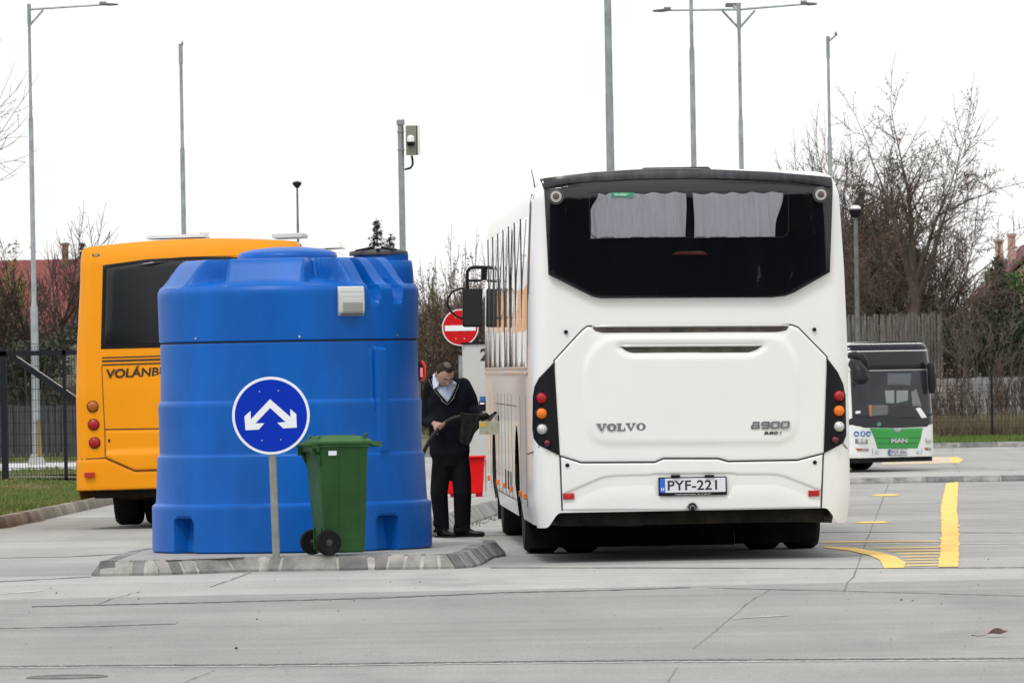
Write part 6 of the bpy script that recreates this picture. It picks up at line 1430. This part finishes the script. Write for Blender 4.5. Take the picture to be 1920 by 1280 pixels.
# ================================================================== THE MAN
DP = 65.0; sP = F / DP
PR = empty('person', (W(850, 1000, DP).x, DP, 0), 'man in a black v-neck jumper and black trousers bending his head over the fuel nozzle', 'person')
zoff = -W(850, 1004, DP).z
def K(px, py, y=0.0):
    v = W(px, py, DP); return Vector((v.x - PR.location.x, y, max(0.0, v.z + zoff)))
def fuse(mb, name, m, parent, vox=.010, it=3):
    o = mb.build(name, m, parent, sm=0); r = o.modifiers.new('fuse', 'REMESH'); r.mode = 'VOXEL'; r.voxel_size = vox; r.use_smooth_shade = True
    s_ = o.modifiers.new('soft', 'SMOOTH'); s_.factor = .5; s_.iterations = it; return o
def ell(mb, rings, n=20):
    """rings: (centre, rx, ry) stacked upwards, ellipses lying level"""
    rows = [[Vector((c_.x + rx * math.cos(2 * math.pi * k / n), c_.y + ry * math.sin(2 * math.pi * k / n), c_.z)) for k in range(n)] for c_, rx, ry in rings]
    o = len(mb.v); mb.grid(rows, close=True); mb.f.append([o + k for k in range(n)][::-1]); mb.f.append([o + (len(rows) - 1) * n + k for k in range(n)]); return mb
def limb(mb, pts, rad, n=14):
    """capsule-ended tapering limb"""
    mb.tube(pts, rad, n)
    for p, r in ((pts[0], rad[0]), (pts[-1], rad[-1])): mb.lathe([(r * math.sin(a), -r * math.cos(a)) for a in (.15, .6, 1.1, 1.57, 2.1, 2.6, 3.0)], 12, Matrix.Translation(p))
    for p, r in zip(pts[1:-1], rad[1:-1]): mb.lathe([(r * math.sin(a), -r * math.cos(a)) for a in (.15, .6, 1.1, 1.57, 2.1, 2.6, 3.0)], 12, Matrix.Translation(p))
    return mb
M_skin = mat('skin', (.36, .205, .16), .5, var=.10, vs=12)
M_jump = mat('black_jumper', (.0065, .0075, .012), .95, var=.35, vs=12, bump=.4, bs=60, spec=.12)
M_trou = mat('black_trousers', (.0045, .0045, .007), .9, var=.3, vs=8, bump=.3, bs=20, spec=.12)
M_hair = mat('dark_hair', (.024, .017, .013), .85, var=.4, vs=60, spec=.2)
M_shirt = mat('pale_blue_shirt', (.36, .43, .56), .8, var=.08, vs=20)
M_shoe = mat('black_shoe', (.008, .008, .009), .35, spec=.3)
# joints
shL = K(809, 722, -.01); elL = K(800, 786, .05); wrL = K(815, 791, -.15)
shR = K(868, 720, -.01); elR = K(887, 764, .03); wrR = K(901, 777, -.13)
hipL = K(829, 852); knL = K(823, 920, -.04); anL = K(829, 987, .02)
hipR = K(862, 852); knR = K(867, 920, -.045); anR = K(867, 987, .01)
HC = K(834, 698.5, -.15)
HM = Matrix.Translation(HC) @ Matrix.Rotation(R(24), 4, 'Z') @ Matrix.Rotation(R(40), 4, 'X')
def head_pt(th, ph, k=1.0):
    x, y, z = math.sin(ph) * math.sin(th), -math.sin(ph) * math.cos(th), math.cos(ph)
    rx, ry, rz_ = .079, .098, .122
    if z < 0: rx *= 1 - .26 * (-z) ** 1.4; ry *= 1 - .10 * (-z)
    p = Vector((x * rx, y * ry, z * rz_))
    if y < 0:
        f_ = (-y) ** 1.5
        g = lambda cx, cz, sx, sz: math.exp(-((p.x - cx) / sx) ** 2 - ((p.z - cz) / sz) ** 2)
        p.y -= f_ * (.032 * g(0, -.030, .012, .014) + .018 * g(0, -.008, .010, .022) + .011 * g(0, .024, .052, .010) + .011 * g(0, -.066, .024, .008) + .014 * g(0, -.100, .024, .014) + .006 * g(.042, -.030, .018, .020) + .006 * g(-.042, -.030, .018, .020))
        p.y += f_ * (.014 * g(.031, .004, .015, .010) + .014 * g(-.031, .004, .015, .010) + .007 * g(0, -.060, .03, .004) + .006 * g(0, -.074, .022, .004))
    return p * k
# ---- body, one surface: head, ears, neck, trunk, arms, hands with fingers, legs
bd = MB(); bd.grid([[HM @ head_pt(2 * math.pi * i / 40, .02 + 3.1 * j / 30) for i in range(40)] for j in range(31)], close=True)
n0 = len(bd.v) - 40 * 31; bd.f.append([n0 + i for i in range(40)]); bd.f.append([n0 + 30 * 40 + i for i in range(40)][::-1])
for s_ in (-1, 1):
    q = HM @ Matrix.Translation((s_ * .080, .010, -.010)) @ Matrix.Rotation(s_ * R(25), 4, 'Z') @ Matrix.Diagonal((.011, .019, .032, 1)); bd.lathe([(math.sin(a), -math.cos(a)) for a in (.2, .7, 1.2, 1.57, 2.0, 2.5, 2.95)], 14, q)
limb(bd, [K(842, 722, -.02), K(838, 708, -.07), HM @ Vector((0, .02, -.05))], [.060, .056, .056])
ell(bd, [(K(845, 850), .145, .10), (K(845, 800), .140, .10), (K(843, 750, -.01), .155, .10), (K(841, 722, -.02), .10, .075)])
for a, b_, c_ in ((shL, elL, wrL), (shR, elR, wrR)): limb(bd, [a, b_, c_], [.050, .038, .026])
for a, b_, c_ in ((hipL, knL, anL), (hipR, knR, anR)): limb(bd, [a, b_, c_], [.080, .055, .040])
def hand(w0, dirv, nrm, ts, curls):
    d = dirv.normalized(); n = (nrm - d * nrm.dot(d)).normalized(); s_ = d.cross(n).normalized()
    o = len(bd.v); rows = []
    for t, wd_, th_ in ((0, .026, .019), (.03, .036, .018), (.07, .042, .016), (.095, .040, .013)):
        c_ = w0 + d * t; rows.append([c_ + s_ * math.cos(a) * wd_ + n * math.sin(a) * th_ for a in [2 * math.pi * k / 14 for k in range(14)]])
    bd.grid(rows, close=True); bd.f.append([o + k for k in range(14)][::-1]); bd.f.append([o + 42 + k for k in range(14)])
    for k in range(4):
        p = w0 + d * .085 + s_ * (k - 1.5) * .0205; dd = d.copy(); pts = [p]; L = (.072, .082, .078, .060)[k]
        for j in range(3): dd = (Matrix.Rotation(curls * (.85 + .12 * j + .05 * k), 3, s_) @ dd).normalized(); p = p + dd * L * (.46, .31, .23)[j]; pts.append(p)
        limb(bd, pts, [.0102, .0098, .0092, .0080], 8)
    p = w0 + d * .028 + s_ * ts * .028; td = (d * .75 + s_ * ts * .65 + n * -.35).normalized(); q = p + td * .042; td2 = (td + d * .5 - n * .6).normalized(); limb(bd, [p, q, q + td2 * .030], [.0135, .0115, .0095], 8)
hand(wrL, Vector((.07, -.06, -.035)), Vector((.15, -1, .35)), 1, .62)
hand(wrR, Vector((.055, -.045, -.04)), Vector((.35, -1, .25)), -1, .55)
body = fuse(bd, 'body', M_skin, PR, .0050, 2)
# ---- jumper
jm = MB()
ell(jm, [(K(843, 853), .178, .118), (K(843, 845), .188, .125), (K(842, 815), .186, .125), (K(842, 780), .190, .130), (K(841, 750, -.01), .198, .132), (K(841, 730, -.01), .190, .122), (K(840, 716, -.01), .150, .10), (K(840, 706, -.0), .095, .075)])
limb(jm, [shL, K(803, 750, .03), elL, wrL.lerp(elL, .45), wrL.lerp(elL, .16)], [.074, .068, .062, .050, .041])
limb(jm, [shR, K(881, 744, .02), elR, wrR.lerp(elR, .5), wrR.lerp(elR, .18)], [.076, .070, .062, .050, .041])
fuse(jm, 'jumper', M_jump, PR, .011, 4)
# ---- trousers
tr = MB(); ell(tr, [(K(844, 872), .150, .115), (K(844, 850), .180, .122), (K(844, 832), .170, .115)])
limb(tr, [K(829, 862), K(826, 890, -.02), knL, K(826, 955, -.01), K(829, 988, .012)], [.094, .090, .083, .076, .068])
limb(tr, [K(861, 862), K(865, 890, -.02), knR, K(867, 955, -.01), K(867, 986, .010)], [.096, .092, .086, .080, .074])
for px, n_ in ((826, 4), (866, 4)):      # folds gathering above the shoes
    for i in range(n_): limb(tr, [K(px - 11, 962 + i * 9 + (i % 2) * 3, -.05), K(px + 12, 967 + i * 8, -.045)], [.018, .016], 8)
fuse(tr, 'trousers', M_trou, PR, .010, 3)
def shoe(c_, ang, L=.28):
    rows = []
    for i in range(13):
        t = i / 12; w_ = .047 * (math.sin(math.pi * min(.97, t * .9 + .07)) ** .45); h = .108 - .062 * smooth(.25, .75, t) - .014 * smooth(.85, 1, t)
        rows.append([Vector((t * L - .07, math.cos(2 * math.pi * k / 14) * w_, h / 2 + .01 + math.sin(2 * math.pi * k / 14) * h / 2)) for k in range(14)])
    mb = MB(); mb.grid(rows, close=True); mb.f.append(list(range(14))); mb.f.append([12 * 14 + k for k in range(14)][::-1])
    o = mb.build('shoe', M_shoe, PR, sm=60); o.location = c_; o.rotation_euler = (0, 0, ang)
    MB().prism([(-.085, -.03), (-.06, -.046), (.08, -.050), (.17, -.046), (.214, 0), (.17, .046), (.08, .050), (-.06, .046), (-.085, .03)], 0, .018, lambda a, b_, c2: Vector((a, c2, b_))).build('sole', M_black, o)
shoe(Vector((anL.x, .02, .0)), R(-58)); shoe(Vector((anR.x - .01, .02, .0)), R(-16), .29)
# ---- hair with a thin spot on the crown, brows
rows = []
for j in range(15):
    row = []
    for i in range(48):
        th = 2 * math.pi * i / 48; back = (1 - math.cos(th)) / 2
        ph0 = .36 + .08 * math.cos(th); ph1 = .92 + .98 * smooth(.16, .62, back) - .10 * math.exp(-((abs(math.sin(th)) - .6) / .2) ** 2) * (1 - back); ph = ph0 + (ph1 - ph0) * j / 14
        row.append(HM @ head_pt(th, ph, 1.0 + (.05 * min(1, min(j, 14 - j) / 2.5) if j not in (0, 14) else -.03)))
    rows.append(row)
MB().grid(rows, close=True).build('hair', M_hair, PR, sm=80)
MB().grid([[HM @ head_pt(2 * math.pi * i / 36, .01 + .48 * j / 8, 1.028 - .02 * (j / 8) ** 2) for i in range(36)] for j in range(9)], close=True).build('thinning_crown', mat('thin_hair', (.115, .075, .060), .8, var=.35, vs=70), PR, sm=80)
for s_ in (-1, 1): MB().tube([HM @ head_pt(s_ * t, 1.37, 1.03) for t in (.16, .3, .42, .56)], [.003, .0055, .005, .002], 6).build('eyebrow', M_hair, PR)
# ---- shirt front, collar and striped neck trim lying on the chest
def ydep(px, py): return -.150 + .00006 * (px - 840) ** 2 + max(0, 735 - py) * .0006
tri = [(812, 703), (826, 712), (851, 712), (855, 720), (848, 733), (839.5, 749), (826, 735), (813, 716)]; cp = (836, 722)
MB().grid([[K(cp[0] + (x - cp[0]) * k / 5, cp[1] + (y - cp[1]) * k / 5, ydep(x, y) - .010) for x, y in tri] for k in range(1, 6)], close=True).grid([[K(*cp, -.175)] * len(tri), [K(cp[0] + (x - cp[0]) / 5, cp[1] + (y - cp[1]) / 5, ydep(x, y) - .010) for x, y in tri]], close=True).build('shirt_front', M_shirt, PR, sm=60)
M_trim = mat('grey_trim', (.34, .34, .35), .8)
vpts = [(812, 700), (808.5, 706), (812, 716), (825, 735), (839.5, 750), (849, 734), (854.5, 722), (857, 712)]
for off, m, r in ((0, M_trim, .0035), (2.6, M_jump, .011), (5.2, M_trim, .0028)):
    P_ = []
    for (a, b_) in zip(vpts, vpts[1:]):
        for k in range(5):
            t = k / 5; x, y = a[0] + (b_[0] - a[0]) * t, a[1] + (b_[1] - a[1]) * t; dx_ = x - 839.5; P_.append(K(x + (off * .75 if dx_ > 0 else -off * .75) * min(1, abs(dx_) / 6), y + off * (1 if abs(dx_) < 8 else .35), ydep(x, y) - .014))
    MB().tube(P_, r, 6).build('neck_trim', m, PR)
M_coll = mat('collar_blue', (.52, .60, .76), .8)
for pts in ([(812, 699), (816, 697), (824, 713), (822, 721), (813, 727), (811, 716)], [(849, 710), (852, 711), (857, 716), (854, 718), (847.5, 716)]):
    a = [K(x, y, ydep(x, y) - .032) for x, y in pts]; b_ = [p + Vector((0, .012, 0)) for p in a]; n_ = len(a)
    MB().add(a + b_, [tuple(range(n_)), tuple(range(2 * n_ - 1, n_ - 1, -1))] + [(i, i + n_, (i + 1) % n_ + n_, (i + 1) % n_) for i in range(n_)]).build('collar', M_coll, PR, bevel=.004)
# ---- hose, nozzle and the cloth over it
HS = empty('fuel_hose', (PR.location.x, DP, 0), 'thick black fuel hose and nozzle held in the hands of the man', 'fuel hose')
P_ = [Vector((-.75, .45, .03)), Vector((-.5, .30, .05)), K(776, 890, .05), K(787, 862, -.08), K(797, 838, -.18), K(810, 815, -.225), K(826, 796, -.225), K(842, 783, -.235), K(862, 776, -.24), K(885, 777, -.22), K(899, 781, -.19)]
cu = bpy.data.curves.new('hose', 'CURVE'); cu.dimensions = '3D'; sp_ = cu.splines.new('NURBS'); sp_.points.add(len(P_) - 1)
for i, p in enumerate(P_): sp_.points[i].co = (*p, 1)
sp_.use_endpoint_u = True; sp_.order_u = 4; cu.bevel_depth = .0185; cu.bevel_resolution = 5; cu.resolution_u = 8; cu.use_fill_caps = True
t = bpy.data.objects.new('t', cu); C.objects.link(t); me = bpy.data.meshes.new_from_object(t.evaluated_get(bpy.context.evaluated_depsgraph_get())); bpy.data.objects.remove(t); me.name = 'hose'
me.materials.clear(); me.materials.append(mat('hose_rubber', (.016, .0155, .014), .55, spec=.3)); me.polygons.foreach_set('use_smooth', [True] * len(me.polygons))
o = bpy.data.objects.new('hose', me); C.objects.link(o); o.parent = HS
FX = Matrix.Rotation(math.atan(0.033), 4, 'Z') @ Vector((-1.31, 7.93, 1.15)) + WB.location - Vector((PR.location.x, DP, 0))     # the filler neck in the coach flank
nz = MB(); nz.tube([K(894, 779, -.2), K(904, 778, -.19), K(911, 777, -.17), K(918, 781, -.16), FX.lerp(K(918, 781, -.16), .4), FX], [.026, .033, .036, .026, .018, .014], 12).tube([K(903, 784, -.2), K(904, 793, -.2), K(911, 797, -.19), K(917, 792, -.18), K(917, 782, -.17)], .007, 8)
nz.build('nozzle', M_black, HS)
rows = []
for i in range(24):
    t = i / 23; low = interp([(0, 824), (.2, 829), (.42, 832), (.6, 822), (.75, 808), (.9, 800), (1, 792)], t)
    rows.append([K(863 + t * 38 + 1.2 * math.sin(q * 5 + t * 9), 772.5 + t * 3 + (low - 772.5 - t * 3) * q, -.262 + .010 * math.sin(t * 19 + q * 2) * q + .02 * q) for q in [j / 9 for j in range(10)]])
back = [[p + Vector((0, .05 if j > 0 else .045, 0)) for j, p in enumerate(r_)] for r_ in rows]
mb = MB(); mb.grid(rows); mb.grid(back); mb.grid([[r_[0] for r_ in rows], [(r_[0] + Vector((0, .022, .012))) for r_ in rows], [r_[0] for r_ in back]])
mb.build('wiping_cloth', mat('charcoal_cloth', (.014, .014, .013), .95, var=.4, vs=25, bump=.4, bs=60, spec=.15), HS, sm=80)
